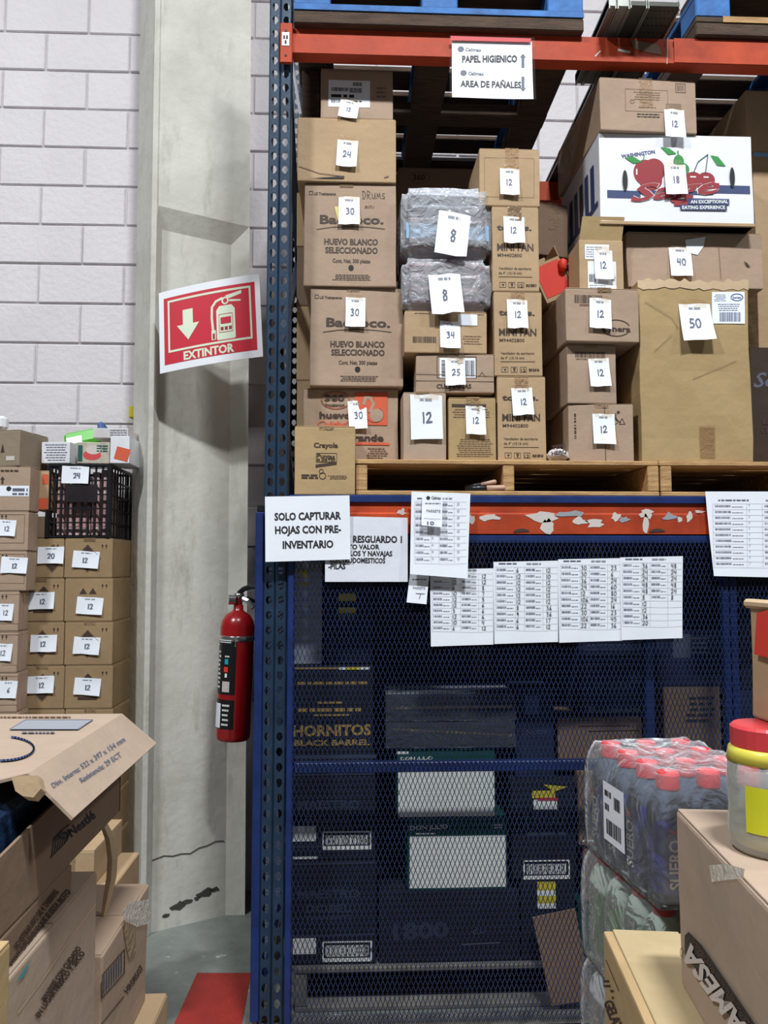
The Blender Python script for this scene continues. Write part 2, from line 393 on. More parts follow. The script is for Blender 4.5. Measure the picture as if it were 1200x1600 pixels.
def carton(label, rect, Y, depth, m=K1, rz=0.0, z0=None, amp=0.0022, tape='front', slip=None, slips=(), ink=None, name='cardboard_box', cat='box', group=None, flaps=True, seam=False, bev=0.004, dz=0.0, rx=0.0):
    """a closed carton; rect = its front face in picture coordinates at distance Y; prints and slips are given in the same coordinates"""
    SEED[0] += 1; sd = SEED[0]
    x0, y0, x1, y1 = rect; xm, ym = (x0 + x1) / 2, (y0 + y1) / 2
    Xa, Xb = P(x0, ym, Y).x, P(x1, ym, Y).x; Zt, Zb = P(xm, y0, Y).z, P(xm, y1, Y).z
    W, H = Xb - Xa, Zt - Zb
    if z0 is not None: Zb = z0
    if flaps: H -= .0046
    root = thing(name, label, cat, ((Xa + Xb) / 2, Y, Zb + dz), rz, group, rx)
    dis = crumple(sd, amp)
    c = Vector((0, depth / 2, 0))
    me = carton_body(W, depth, H, dis, bev); me.materials.append(m)
    link('body', me, root, c)
    # picture -> local front face
    def fm(px, py, e=0.0, off=0.0):
        x = (px - xm) / (x1 - x0) * W; z = (y1 - py) / (y1 - y0) * H
        q = dis(Vector((x, -depth / 2, z)))
        return Vector((x + q.x, q.y - 0.0009 - e - off, z + q.z * .6))
    if flaps:
        for sgn in (-1, 1):
            fl = MB(); fl.box((0, depth / 2 + sgn * depth / 4, H + .0016 + (.0012 if sgn > 0 else 0)), (W * .985, depth * .492, .003), ch=.001); fl.build('flap', m, root)
    if tape in ('front', 'long', 'top'):
        tw = min(.05, W * .35)
        t = MB(); L = {'front': min(.06, H * .4), 'long': min(.11, H * .8), 'top': 0.012}[tape]
        jx = random.uniform(-.05, .05) * W
        t.add([(jx - tw / 2, -.0016, H - L), (jx + tw / 2, -.0016, H - L * .93), (jx + tw / 2, -.0016, H + .005), (jx - tw / 2, -.0016, H + .005), (jx + tw / 2, depth, H + .006), (jx - tw / 2, depth, H + .006)], [(0, 1, 2, 3), (3, 2, 4, 5)])
        t.build('tape', TAPE if sd % 3 else BTAPE, root)
    if seam:
        i = Ink(); i.line('brown', [(seam, y0 + 1), (seam, y1 - 1)], 0.9); i.build(root, fm, 'flap_seam')
    if ink: ink.build(root, fm, lift=.0012 if amp > .003 else 0.0)
    for sl in ([slip] if slip else []) + list(slips): paper_slip(root, fm, *sl)
    TOP[0] = Zb + dz + H + (.0048 if flaps else .0004)
    return root, fm, (W, H, Zb + dz)
def paper_slip(root, fm, cx, cy, w, h, num, rot=0.0, curl=0.012, head=True, tapeon=True, fs=None, col='pencil', pcol=PAPER):
    """a white count slip taped to a face, lower end standing off"""
    ca, sa = math.cos(math.radians(rot)), math.sin(math.radians(rot))
    def sm(u, v, e=0.0):
        x, y = (u - .5) * w, (v - .5) * h
        off = .0012 + curl * max(0, v) ** 1.6 + .002 * math.sin(u * 5 + v * 3)
        return fm(cx + x * ca - y * sa, cy + x * sa + y * ca, e, off)
    vs = []; fs_ = []; n = 7
    for j in range(n + 1):
        for i in range(4):
            u = i / 3; v = j / n
            if j in (0, n): v += random.uniform(-.02, .02)
            vs.append(sm(u, v))
    for j in range(n):
        for i in range(3): a = j * 4 + i; fs_.append((a, a + 1, a + 5, a + 4))
    o = MB().add(vs, fs_).build('paper_slip', pcol, root, True)
    ink = Ink()
    if head: ink.micro('grey', .3, .07, .68, .15, 1, .8)
    if num:
        k = len(num); ch = (fs or 0.27) * .85; cw = ch * h / w * .55
        tot = sum(cw * (.55 if c == '1' else 1) * 1.22 for c in num)
        ink.hand(col, num, .52 - tot / 2 + random.uniform(-.05, .05), .40, cw, ch, .05)
    ink.build(o, lambda u, v, e=0.0: sm(u, v, e + .0006), 'number')
    if tapeon:
        t = MB(); q = [sm(u, v, .0012) for u, v in ((.1, -.16), (.85, -.13), (.9, .12), (.12, .1))]; t.add(q, [(0, 1, 2, 3)]); t.build('tape', TAPE, o)
    return o
# ================================================================== the setting
WY = 3.80
def floor_mat():
    m = mat('floor_concrete', srgb(128, 132, 126), 0.6, 0, 0.22, 2.2, 0.25, 40, dark=srgb(88, 92, 88))
    nt = m.node_tree; N, L = nt.nodes, nt.links; b = N['Principled BSDF']
    src = b.inputs['Base Color'].links[0].from_socket
    nz = N.new('ShaderNodeTexNoise'); nz.inputs['Scale'].default_value = 9; nz.inputs['Detail'].default_value = 7; nz.inputs['Roughness'].default_value = .7
    tc = N.new('ShaderNodeTexCoord'); L.new(tc.outputs['Object'], nz.inputs['Vector'])
    r = N.new('ShaderNodeValToRGB'); r.color_ramp.elements[0].position = .62; r.color_ramp.elements[1].position = .67
    L.new(nz.outputs['Fac'], r.inputs['Fac'])
    mx = N.new('ShaderNodeMix'); mx.data_type = 'RGBA'; L.new(r.outputs['Color'], mx.inputs['Factor']); L.new(src, mx.inputs['A']); mx.inputs['B'].default_value = (*srgb(190, 190, 180), 1)
    L.new(mx.outputs['Result'], b.inputs['Base Color']); return m
struct('floor', MB().span((-4, -2.5, -0.06), (5, 4.3, 0)), floor_mat())
# back wall: mortar bed with blocks standing proud
wall = struct('wall_back', MB().span((-4, WY, 0), (5, WY + .15, 7.2)), MORTAR)
BL, BH = 0.42, 0.2015
zc = P(100, 112.5, WY).z % BH; xj = P(73, 80, WY).x
bmesh_block = {}
def block(x0, x1, z0, z1):
    k = round(x1 - x0, 3)
    if k not in bmesh_block: bmesh_block[k] = MB().box((0, 0, 0), (x1 - x0 - .008, .03, BH - .009), ch=.005).mesh('block', BLOCK)
    link('block', bmesh_block[k], wall, ((x0 + x1) / 2 + random.uniform(-.0015, .0015), WY + .006 + random.uniform(-.0015, .0015), (z0 + z1) / 2), (random.uniform(-.004, .004), random.uniform(-.003, .003), random.uniform(-.004, .004)))
k0 = round((P(100, 112.5, WY).z - zc) / BH)
for j in range(5, 23):
    z0 = zc + j * BH
    off = 0 if (j - k0) % 2 == 0 else BL / 2
    for i in range(-8, 12):
        x0 = xj + i * BL + off; x1 = x0 + BL
        left = x1 < -0.15 and x0 > -2.75
        up = x0 >= -0.6 and x1 < 2.3 and j > 13
        if (left and j < 19) or (up and j > 13) or (left and j >= 19): block(x0, x1, z0, z0 + BH)
# concrete column standing off square to the wall, solid above, recessed web below
ca = math.radians(28)
cl, cw, ct = P(232, 700, 3.33), 0.455, 0.29
u = Vector((math.cos(ca), math.sin(ca), 0)); nrm = Vector((math.sin(ca), -math.cos(ca), 0))
CX = Matrix((u, -nrm, Vector((0, 0, 1)))).transposed()
ledge = P(232, 318, 3.33).z
def C3(a, b, z): return Vector((cl.x, 3.33, 0)) + u * a - nrm * b + Vector((-0.006 * (z - 1.6), 0, z))
colm = MB(); S = 0.055; R = 0.042
prof_lo = [(0, ct), (0, 0), (.022, 0), (.022 + .035, R), (cw - .075, R), (cw, .0), (cw, ct)]
prof_hi = [(0, ct), (0, 0), (.022, 0), (.030, .004), (cw - .075, .004), (cw, 0), (cw, ct)]
rings = [(prof_lo, 0.0), (prof_lo, 0.42), (prof_lo, ledge - .09), (prof_hi, ledge), (prof_hi, 5.2)]
for pr, z in rings: colm.v += [tuple(C3(a, b, z)) for a, b in pr]
n = 7
for i in range(len(rings) - 1): colm.f += [(i * n + k, i * n + (k + 1) % n, (i + 1) * n + (k + 1) % n, (i + 1) * n + k) for k in range(n)]
colm.f += [tuple(range(n)), tuple(range(4 * n, 5 * n))]
column = struct('column', colm, CONC, 'pale concrete column with a recessed web below a ledge')
crk = MB()
cp = [C3(.03 + t * .34, R - .0012, .29 + .008 * math.sin(t * 9) + .004 * math.sin(t * 31) + .03 * t) for t in [i / 9 for i in range(10)]]
for a, b in zip(cp, cp[1:]): crk.bar(a, b, .003, .004, nrm)
crk.build('crack', mat('crack', srgb(90, 86, 78), .9), column)
chp = MB()
for (a, z, r) in ((.17, .14, .028), (.21, .15, .02), (.29, .17, .032), (.33, .175, .02), (.25, .155, .014), (.12, .11, .015)):
    pts = [C3(a + r * math.cos(t) * random.uniform(.7, 1.5), R - .0015, z - .055 + r * .6 * math.sin(t) * random.uniform(.6, 1.3)) for t in [i * math.pi / 5 for i in range(10)]]
    chp.add(pts, [tuple(range(10))])
chp.build('chipped_patch', mat('chip', srgb(70, 68, 62), .9, bump=.5), column)
nt = CONC.node_tree; N, L = nt.nodes, nt.links; bs = N['Principled BSDF']; src = bs.inputs['Base Color'].links[0].from_socket
tc = N.new('ShaderNodeTexCoord'); mpg = N.new('ShaderNodeMapping'); mpg.inputs['Scale'].default_value = (5, 5, 1.3); L.new(tc.outputs['Object'], mpg.inputs['Vector'])
nz = N.new('ShaderNodeTexNoise'); nz.inputs['Scale'].default_value = 1.6; nz.inputs['Detail'].default_value = 9; nz.inputs['Roughness'].default_value = .72; L.new(mpg.outputs['Vector'], nz.inputs['Vector'])
rp_ = N.new('ShaderNodeValToRGB'); rp_.color_ramp.elements[0].position = .54; rp_.color_ramp.elements[1].position = .74; L.new(nz.outputs['Fac'], rp_.inputs['Fac'])
mxx = N.new('ShaderNodeMix'); mxx.data_type = 'RGBA'; L.new(rp_.outputs['Color'], mxx.inputs['Factor']); L.new(src, mxx.inputs['A']); mxx.inputs['B'].default_value = (*srgb(168, 166, 152), 1); L.new(mxx.outputs['Result'], bs.inputs['Base Color'])
# red floor paint
q = [PZ(px, py, 0.002) for px, py in ((308, 1520), (392, 1520), (378, 1600), (272, 1600))]
dr = (q[3] - q[0]); q2, q3 = q[3] + dr * .9, q[2] + (q[2] - q[1]) * .9
fx = q[2].x + .05
mk = MB(); mk.add([q[0], q[1], q3, q2], [(3, 2, 1, 0)])
mk.add([(q3.x, 2.38, .0022), (2.5, 2.38, .0022), (2.5, 2.50, .0022), (q3.x, 2.50, .0022)], [(0, 1, 2, 3)])
tag(struct('floor_marking', mk, mat('red_floor_paint', srgb(150, 42, 36), .5, 0, .15, 8, .2, 60)), 'red painted floor strip beside the rack foot')
# ================================================================== rack frame (front and rear post, braces, foot)
RY = 2.65
ux0, ux1 = P(413, 760, RY).x, P(449.5, 760, RY).x; UW = ux1 - ux0; UC = (ux0 + ux1) / 2; PH = 4.4
def tear(r1=.0098, r2=.0058, n=60):
    pts = [(r1 * math.cos(a), .005 + r1 * math.sin(a)) for a in [math.pi * i / 20 for i in range(21)]]
    pts += [(-r2 * math.cos(a), -.010 - r2 * math.sin(a)) for a in [math.pi * i / 12 for i in range(13)]]
    pol = sorted((math.atan2(y, x) % (2 * math.pi), math.hypot(x, y)) for x, y in pts)
    def rad(a):
        a %= 2 * math.pi
        for (a0, r0), (a1, r1_) in zip(pol, pol[1:] + [(pol[0][0] + 2 * math.pi, pol[0][1])]):
            if a0 <= a <= a1: return r0 + (r1_ - r0) * (a - a0) / max(1e-9, a1 - a0)
        return pol[0][1]
    return rad
RAD = tear()
def post(flip=1):
    """punched steel post: two rows of keyhole slots, a groove between, folded sides"""
    m = MB(); cwid = UW * .40; pitch = .0508
    bands = (-UW / 2 + cwid / 2 + .004, UW / 2 - cwid / 2 - .004)
    hw, hh = cwid / 2, pitch / 2; ac = math.atan2(hh, hw)
    angs = []
    cs = [ac, math.pi - ac, math.pi + ac, 2 * math.pi - ac]
    for i in range(4):
        a0 = cs[i]; a1 = cs[(i + 1) % 4] + (2 * math.pi if i == 3 else 0); angs += [a0 + (a1 - a0) * k / 4 for k in range(4)]
    z = .05
    while z < PH - .05:
        for bx in bands:
            out, inn = [], []
            for a in angs:
                c, s = math.cos(a), math.sin(a); t = min(hw / abs(c) if abs(c) > 1e-6 else 9, hh / abs(s) if abs(s) > 1e-6 else 9)
                out.append((bx + c * t, 0, z + s * t)); r = RAD(a); inn.append((bx + c * r, 0, z + s * r))
            k = len(angs)
            m.add(out + inn, [(i, (i + 1) % k, k + (i + 1) % k, k + i) for i in range(k)])
        z += pitch
    z0, z1 = .05 - hh, z - hh
    e = UW / 2; g = bands[0] + hw; g2 = bands[1] - hw
    pr = [(-e, .068), (-e, .004), (-e + .004, 0)]; 
    for prof in ([(-e + .01, .07), (-e, .066), (-e, .004), (bands[0] - hw, 0)], [(g, 0), (g + .004, .006), (g2 - .004, .006), (g2, 0)], [(bands[1] + hw, 0), (e, .004), (e, .066), (e - .01, .07)]):
        vs = [(x, y, zz) for zz in (z0, z1) for x, y in prof]; kk = len(prof)
        m.add(vs, [(i, i + 1, kk + i + 1, kk + i) for i in range(kk - 1)])
    return m
frame = thing('rack_frame', 'tall dark blue steel rack upright with two rows of keyhole slots', 'rack', (UC, RY, 0))
pm = post().mesh('post', UPB)
for yy, rz in ((0, 0), (1.05, math.pi)):
    o = link('post', pm, frame, (0, yy, 0), (0, 0, rz)); sm = o.modifiers.new('thickness', 'SOLIDIFY'); sm.thickness = .0022; sm.offset = -1 if rz == 0 else -1
    bp = MB(); bp.box((0, yy + (.03 if rz == 0 else -.03), .006), (UW + .055, .15, .012), ch=.002); bp.build('base_plate', mat('rusty_plate', srgb(120, 92, 78), .8, .2, .35, 16, .3), frame)
    if rz == 0:
        for bx in (-.025, .025):
            b = MB(); b.lathe([(.012, 0), (.012, .009), (.006, .013)], 6, (bx, -.022, .012)); b.build('bolt', mat('rusty_bolt', srgb(130, 84, 56), .7, .4, .3, 20), frame)
for z0, z1 in ((.25, .9), (.9, 1.6), (1.6, 2.3), (2.3, 3.0), (3.0, 3.7)):
    b = MB(); s = 1 if int(z0 * 10) % 2 else 0
    b.bar((0, .06, z0 if s else z1), (0, .99, z1 if s else z0), .03, .03, (1, 0, 0), .003); b.build('brace', UPB, frame)
# ------------------------------------------------------------------ beams
def beam(label, Y, zt, hgt, m, dep=.055, dirn=1, x0=None, x1=2.6, kind='beam', bracket=True):
    x0 = ux1 + .004 if x0 is None else x0
    r = thing('rack_beam', label, 'beam', (x0, Y, zt - hgt))
    L = x1 - x0; st = .022
    # step beam: face with a rolled top step and a lip along the foot
    pr = [(0, 0), (0, hgt * .62), (.006, hgt * .68), (.006, hgt), (dep, hgt), (dep, 0)]
    if dirn < 0: pr = [(-a, b) for a, b in pr]
    mb = MB(); vs = [(x, a, b) for x in (0, L) for a, b in pr]; k = len(pr)
    mb.add(vs, [(i, (i + 1) % k, k + (i + 1) % k, k + i) for i in range(k)] + [tuple(range(k)), tuple(range(k, 2 * k))])
    mb.build('beam_body', m, r)
    if bracket:
        b = MB(); b.box((-.022, -.006 * dirn, hgt / 2 - .02), (.044, .012, hgt + .055), ch=.003); b.build('bracket', m, r)
        for zz in (-.02, hgt * .75):
            h = MB(); h.box((-.023, -.0125 * dirn, zz), (.008, .003, .009), ch=.001); h.build('slot', INK['brown'], r)
        st = MB(); st.box((-.024, -.0128 * dirn, hgt * .42), (.026, .002, .05)); st.build('sticker', PAPER, r)
        s2 = MB()
        for dx, dz_ in ((-.005, .006), (.005, .006), (0, -.012)): s2.box((-.024 + dx, -.0142 * dirn, hgt * .42 + dz_), (.007, .001, .013))
        s2.build('sticker_print', INK['brown'], r)
    return r
BY = RY - .012
ZT = P(456, 42, BY).z; HT = ZT - P(456, 80, BY).z + .004
top = beam('orange beam across the top of the picture, front of the upper level', BY, ZT, HT, ORANGE, .055)
# second beam section overlaps on the right half
lip = MB(); lx = P(1052, 60, BY).x
lip.span((lx, BY - .004, ZT - HT), (2.6, BY - .0005, ZT - HT * .02), ch=.001); lo = lip.build('overlapping_beam_end', ORANGE2); lo.parent = top; lo.matrix_parent_inverse = Matrix.Translation(top.location).inverted()
beam('red orange rear beam of the upper level seen past the pallets', RY + 1.05 + .012, ZT - .02, HT, ORANGE2, dirn=-1)
LZ = P(700, 785, BY).z; LH = LZ - P(700, 834, BY).z
low = beam('orange beam above the blue cage covered in torn white paper scraps', BY, LZ, LH, ORANGE2, .05, bracket=False)
beam('rear orange beam of the lower level behind the goods', RY + 1.05 + .012, LZ, LH, ORANGE2, dirn=-1)
# torn paper scraps left on the lower beam
tp = Ink()
random.seed(3)
for cx, cy, rx, ry in ((765, 809, 20, 6), (848, 806, 26, 9), (855, 822, 10, 12), (893, 803, 24, 8), (905, 814, 12, 6), (930, 817, 18, 9), (962, 808, 10, 7), (1010, 802, 12, 9), (1008, 818, 5, 14), (975, 812, 9, 5), (1045, 808, 14, 7), (1062, 812, 5, 5), (1077, 808, 5, 9), (1093, 800, 12, 3), (627, 800, 8, 6), (735, 812, 7, 9)):
    k = 11; tp.poly('scuff' if random.random() < .75 else 'grey', [(cx + rx * math.cos(2 * math.pi * i / k) * random.uniform(.45, 1.25), cy + ry * math.sin(2 * math.pi * i / k) * random.uniform(.4, 1.3)) for i in range(k)])
for cx in (815, 1027): tp.ell('brown', cx, 832, 13, 6, a0=180, a1=360, n=12)
tp.build(low, world_plane_mapper(low, (0, BY, 0), (0, -1, 0), .0012), 'torn_paper')
sc = Ink(); sc.rect('scuff', 985 - 20, 78, 985, 82, .2); sc.poly('faint', [(985, 62), (1028, 70), (1034, 86), (1010, 82), (990, 76)]); sc.line('scuff', [(930, 88), (938, 80)], 2); sc.line('scuff', [(1043, 60), (1042, 100)], .9)
sc.build(top, world_plane_mapper(top, (0, BY, 0), (0, -1, 0), .0012), 'scuff_mark')
# ================================================================== security cage under the lower beam
cage = thing('security_cage', 'blue welded cage of diamond mesh under the shelf', 'cage', (0, RY, 0))
def expanded(w, h, sx=.0155, sy=.0385, wd=.0021, th=.0022):
    m = MB(); nx, ny = int(w / sx), int(h / sy); sx, sy = w / nx, h / ny
    for i in range(nx):
        for j in range(ny):
            c = ((i + .5) * sx, (j + .5) * sy)
            for ax, az in ((i * sx, j * sy), ((i + 1) * sx, j * sy), (i * sx, (j + 1) * sy), ((i + 1) * sx, (j + 1) * sy)):
                dx, dz = c[0] - ax, c[1] - az; l = math.hypot(dx, dz); nx_, nz_ = -dz / l * wd / 2, dx / l * wd / 2
                vs = [(ax + nx_, -th / 2, az + nz_), (c[0] + nx_, -th / 2, c[1] + nz_), (c[0] - nx_, -th / 2, c[1] - nz_), (ax - nx_, -th / 2, az - nz_)]
                n = len(m.v); m.v += vs + [(a, th / 2, b) for a, _, b in vs]
                m.f += [(n, n + 1, n + 2, n + 3), (n + 5, n + 4, n + 7, n + 6), (n, n + 4, n + 5, n + 1), (n + 2, n + 6, n + 7, n + 3)]
    return m
CZ = P(700, 836, RY).z; X1 = 1.95; xm0 = P(448, 1000, RY).x
zb = .035
def cbar(name, a, b, ch=.003, m=BLUE):
    mb = MB(); mb.span(a, b, ch); o = mb.build(name, m); o.parent = cage; o.location = -cage.location; return o
xf1 = P(459, 1200, RY).x
cbar('frame_post', (ux1 + .004, RY - .012, .02), (xf1 - .002, RY + .018, CZ))
cbar('top_rail', (xf1, RY - .010, CZ - .03), (X1, RY + .016, CZ))
zm = P(700, 1190, RY).z
cbar('middle_rail', (xf1, RY - .002, zm - .034), (X1, RY + .030, zm))
cbar('bottom_rail', (xf1, RY - .010, .02), (X1, RY + .016, .055), m=mat('dirty_rail', srgb(112, 110, 108), .85, 0, .35, 18, .4))
z5, z6 = P(700, 786, BY).z, P(700, 775, BY).z
cbar('cap_strip', (ux1 + .006, BY - .004, z5), (X1 + .4, BY + .05, z6 + .002), m=BLUE)
dx0, dx1 = P(1130, 1000, RY).x, P(1152, 1000, RY).x
cbar('door_post', (dx0, RY - .008, .05), ((dx0 + dx1) / 2 - .002, RY + .022, CZ - .03))
cbar('door_post', ((dx0 + dx1) / 2 + .002, RY - .008, .05), (dx1, RY + .022, CZ - .03))
bx0, bx1 = P(1007, 1000, 2.72).x, P(1021, 1000, 2.72).x
cbar('inner_post', (bx0, 2.72, .02), (bx1, 2.75, CZ))
me_ = expanded(X1 - xf1 + .006, CZ - .05); o = me_.build('mesh_panel', MESHB, cage); o.location = (xf1 - .004, -.016, .04)
# end panel on the left of the post
sx0, sx1 = P(397.5, 1000, RY).x, P(410.5, 1000, RY).x
ez = P(405, 800, RY).z
cbar('end_frame_post', (sx0, RY - .004, .045), (sx1, RY + .028, ez))
cbar('end_frame_post', (sx0, RY + .98, .045), (sx1, RY + 1.01, ez))
cbar('end_frame_rail', (sx0, RY + .03, ez - .03), (sx1, RY + .98, ez)); cbar('end_frame_rail', (sx0, RY + .03, .045), (sx1, RY + .98, .075))
eo = expanded(.95, ez - .11, .031, .0385).build('end_mesh_panel', MESHB, cage); eo.rotation_euler = (0, 0, math.pi / 2); eo.location = ((sx0 + sx1) / 2, .03, .078)
cbar('end_cap', (sx0 + .004, RY - .002, ez), (sx1, RY + .02, ez + .025), m=BLACKP)
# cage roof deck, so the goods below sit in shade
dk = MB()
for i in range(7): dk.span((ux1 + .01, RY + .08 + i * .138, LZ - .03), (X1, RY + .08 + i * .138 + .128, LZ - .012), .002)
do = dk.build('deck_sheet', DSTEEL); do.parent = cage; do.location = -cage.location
# ================================================================== pallets
def pallet(label, X0, X1_, Y0, Y1, Z0, H, m, m2=None, ndeck=7, gap=.03, bt=.017, group=None, sw=.04, blocks=False, deckm=None, bottom='x'):
    m2 = m2 or m
    r = thing('pallet', label, 'pallet', ((X0 + X1_) / 2, Y0, Z0), 0, group)
    W, Dp = X1_ - X0, Y1 - Y0
    bw = (Dp - gap * (ndeck - 1)) / ndeck
    dm = MB().box((0, 0, 0), (W, bw, bt), ch=.003).mesh('deck_board', deckm or m)
    for i in range(ndeck): link('deck_board', dm, r, (random.uniform(-.004, .004), bw / 2 + i * (bw + gap), H - bt / 2), (0, random.uniform(-.002, .002), random.uniform(-.004, .004)))
    if not blocks:
        s = MB().box((0, 0, 0), (sw, Dp - .004, H - 2 * bt - .001), ch=.003).mesh('stringer', m)
        for x in (-W / 2 + sw / 2, 0, W / 2 - sw / 2): link('stringer', s, r, (x, Dp / 2, H / 2))
    else:
        s = MB().box((0, 0, 0), (.13, .13, H - 3 * bt - .001), ch=.004).mesh('block_foot', m)
        r2 = MB().box((0, 0, 0), (.13, Dp, bt), ch=.003).mesh('runner', m)
        for x in (-W / 2 + .066, 0, W / 2 - .066):
            link('runner', r2, r, (x, Dp / 2, H - 1.5 * bt - .0005))
            for y in (.066, Dp / 2, Dp - .066): link('block_foot', s, r, (x, y, bt + (H - 3 * bt) / 2))
    if bottom == 'x':
        b = MB().box((0, 0, 0), (W, .09, bt), ch=.003).mesh('bottom_board', m2)
        for y in (.045, Dp / 2, Dp - .045): link('bottom_board', b, r, (0, y, bt / 2))
    else:
        b = MB().box((0, 0, 0), (.13, Dp, bt), ch=.003).mesh('bottom_board', m2)
        for x in (-W / 2 + .066, 0, W / 2 - .066): link('bottom_board', b, r, (x, Dp / 2, bt / 2))
        b = MB().box((0, 0, 0), (W - .27, .12, bt), ch=.003).mesh('bottom_board', m2)
        for y in (.06, Dp - .06): link('bottom_board', b, r, (0, y, bt / 2 - .0005))
    return r
PY = 2.655
ZP0 = z6 + .003
ZP = P(800, 719, PY).z
px0, px1 = P(556, 745, PY).x, P(1030, 745, PY).x
random.seed(11)
pallet('plain wooden pallet under the egg, fan and kraft boxes', px0, px1, PY, PY + 1.0, ZP0, ZP - ZP0, WOOD)
pallet('plain wooden pallet cut by the right edge under the dark pack', px1 + .006, px1 + 1.06, PY, PY + 1.0, ZP0, ZP - ZP0, WOOD)
# blue pallets on the upper beams
OZ = ZT + .001; oh = .145
YO, YO2 = BY - .02, BY - .02; SK = .05
def skids(r, W, Dp):
    for y in (.05, Dp / 2, Dp - .05): MB().box((0, y, -SK / 2), (W, .1, SK - .001), ch=.004).build('skid', WOODD, r)
    for x in (-W / 2 + .066, 0, W / 2 - .066): MB().box((x, Dp / 2, -SK / 2 + .001), (.13, Dp - .21, SK - .004), ch=.004).build('runner_skid', WOODD, r)
a0, a1 = P(459, 12, YO).x, P(912, 20, YO).x
o1 = pallet('old blue painted pallet on the top beam over the egg boxes', a0, a1, YO, YO + 1.15, OZ + SK, oh, WOODB, WOODD, 7, .035, .022, None, blocks=True, deckm=WOODD, bottom='d')
MB().box((0, -.002, .011), (a1 - a0, .004, .022)).build('painted_edge', WOODB, o1); skids(o1, a1 - a0, 1.15)
b0 = P(1087, 20, YO2).x
o2 = pallet('old blue painted pallet on the top beam at the upper right corner', b0, b0 + 1.1, YO2, YO2 + 1.15, OZ + SK, oh, WOODB, WOODD, 7, .035, .022, None, blocks=True, deckm=WOODD, bottom='d')
MB().box((.05, -.002, .011), (1.0, .004, .022)).build('raw_edge', WOOD, o2); skids(o2, 1.1, 1.15)
# sheet metal shelving parts lying on the upper beams between the pallets
def sheet_part(label, xa, xb, m, z, t, holes=False, ov=.11, name='metal_shelf', run=1.25):
    r = thing(name, label, 'metal shelf', ((xa + xb) / 2, BY - ov, z + .022), rx=-.04)
    W = xb - xa; L = run + ov
    mb = MB(); mb.box((0, L / 2, t / 2), (W, L, t), ch=.002); mb.build('sheet', m, r)
    for s in (-1, 1):
        e = MB(); e.box((s * (W / 2 - .002), L / 2, t / 2 - .0), (.004, L, t + .016)); e.build('folded_edge', STEEL, r)
    if holes:
        h = MB(); 
        nx = 6; ny = int(L / .035)
        for i in range(nx):
            for j in range(ny):
                cx = (-.5 + (i + .5) / nx) * (W - .02); cy = .02 + j * .035
                h.add([(cx + .0045 * math.cos(a), cy + .0045 * math.sin(a), -.0006) for a in [k * math.pi / 3 for k in range(6)]], [tuple(range(6))])
        h.build('perforation', INK['hole'], r)['kind'] = 'stuff'
    return r
g = [P(x, 50, BY).x for x in (936, 948, 958, 967, 985, 990, 1043)]
sheet_part('thin grey metal rail lying between the upper pallets, nearest the wall gap', g[0], g[1] - .002, STEEL, OZ + .008, .03, run=.3)
sheet_part('thin grey metal rail lying beside the perforated shelf', g[1] + .002, g[3], STEEL, OZ + .008, .04, run=.3)
sheet_part('dark plain metal shelf lying between grey rails and perforated shelf', g[3] + .003, g[4] + .02, DSTEEL, OZ + .012, .02)
sheet_part('dark perforated metal shelf lying beside the blue pallet corner', g[4] + .024, g[6], DSTEEL, OZ + .012, .02, True)
# ================================================================== extinguisher sign and fire extinguisher
SIGN_Y = 3.24
sg = [P(x, y, SIGN_Y) for x, y in ((248, 460), (405, 428), (411, 557), (250, 583))]
sgn = thing('extinguisher_sign', 'red and white wall sign with a down arrow, extinguisher picture and EXTINTOR', 'sign', (sg[0] + sg[2]) / 2)
mb = MB(); k = 10
def sgm(px, py, e=0.0):
    p = P(px, py, SIGN_Y); return p - sgn.location + Vector((0, .00 - e + .02 * ((px - 330) / 80) ** 2 - .02, 0))
grid = []
TL, TR, BR, BLc = (248, 458), (405, 428), (411, 557), (250, 584)
def sq(u_, v_):
    return ((TL[0] * (1 - u_) + TR[0] * u_) * (1 - v_) + (BLc[0] * (1 - u_) + BR[0] * u_) * v_, (TL[1] * (1 - u_) + TR[1] * u_) * (1 - v_) + (BLc[1] * (1 - u_) + BR[1] * u_) * v_)
for yb in (0.0, .003):
    for j in range(2):
        for i in range(11): grid.append(sgm(*sq(i / 10, j)) + Vector((0, yb, 0)))
f = []
for i in range(10): f += [(i, i + 1, 12 + i, 11 + i), (23 + i, 22 + i, 33 + i, 34 + i), (i + 1, i, 22 + i, 23 + i), (11 + i, 12 + i, 34 + i, 33 + i)]
f += [(0, 11, 33, 22), (10, 32, 43, 21)]
mb.add(grid, f); mb.build('plate', mat('sign_white', srgb(240, 240, 246), .35, var=.02), sgn)
def su(u_, v_, e=0.0): return sgm(*sq(u_ / 100, v_ / 78), e + .0008)
def rr(x0, y0, x1, y1, r):
    o = []
    for cx, cy, a in ((x0 + r, y0 + r, 180), (x1 - r, y0 + r, 270), (x1 - r, y1 - r, 0), (x0 + r, y1 - r, 90)):
        o += [(cx + r * math.cos(math.radians(a + t)), cy + r * math.sin(math.radians(a + t))) for t in (0, 30, 60, 90)]
    return o
def strip_poly(ink, col, x0, y0, x1, y1, n=10):
    for i in range(n): ink.rect(col, x0 + (x1 - x0) * i / n, y0, x0 + (x1 - x0) * (i + 1) / n, y1)
i1 = Ink()
SRED = mat('sign_red', srgb(204, 40, 60), .4, var=.04)
i1.c[SRED] = ([], [])
strip_poly(i1, SRED, 5, 7, 95, 71); i1.build(sgn, lambda x, y, e=0: su(x, y, e), 'red_panel')
i2 = Ink()
for (a, b, c, d) in ((9, 10, 91, 12), (9, 58, 91, 60)):
    strip_poly(i2, 'cream', a, b, c, d)
i2.rect('cream', 9, 10, 10.8, 60); i2.rect('cream', 89.2, 10, 91, 60)
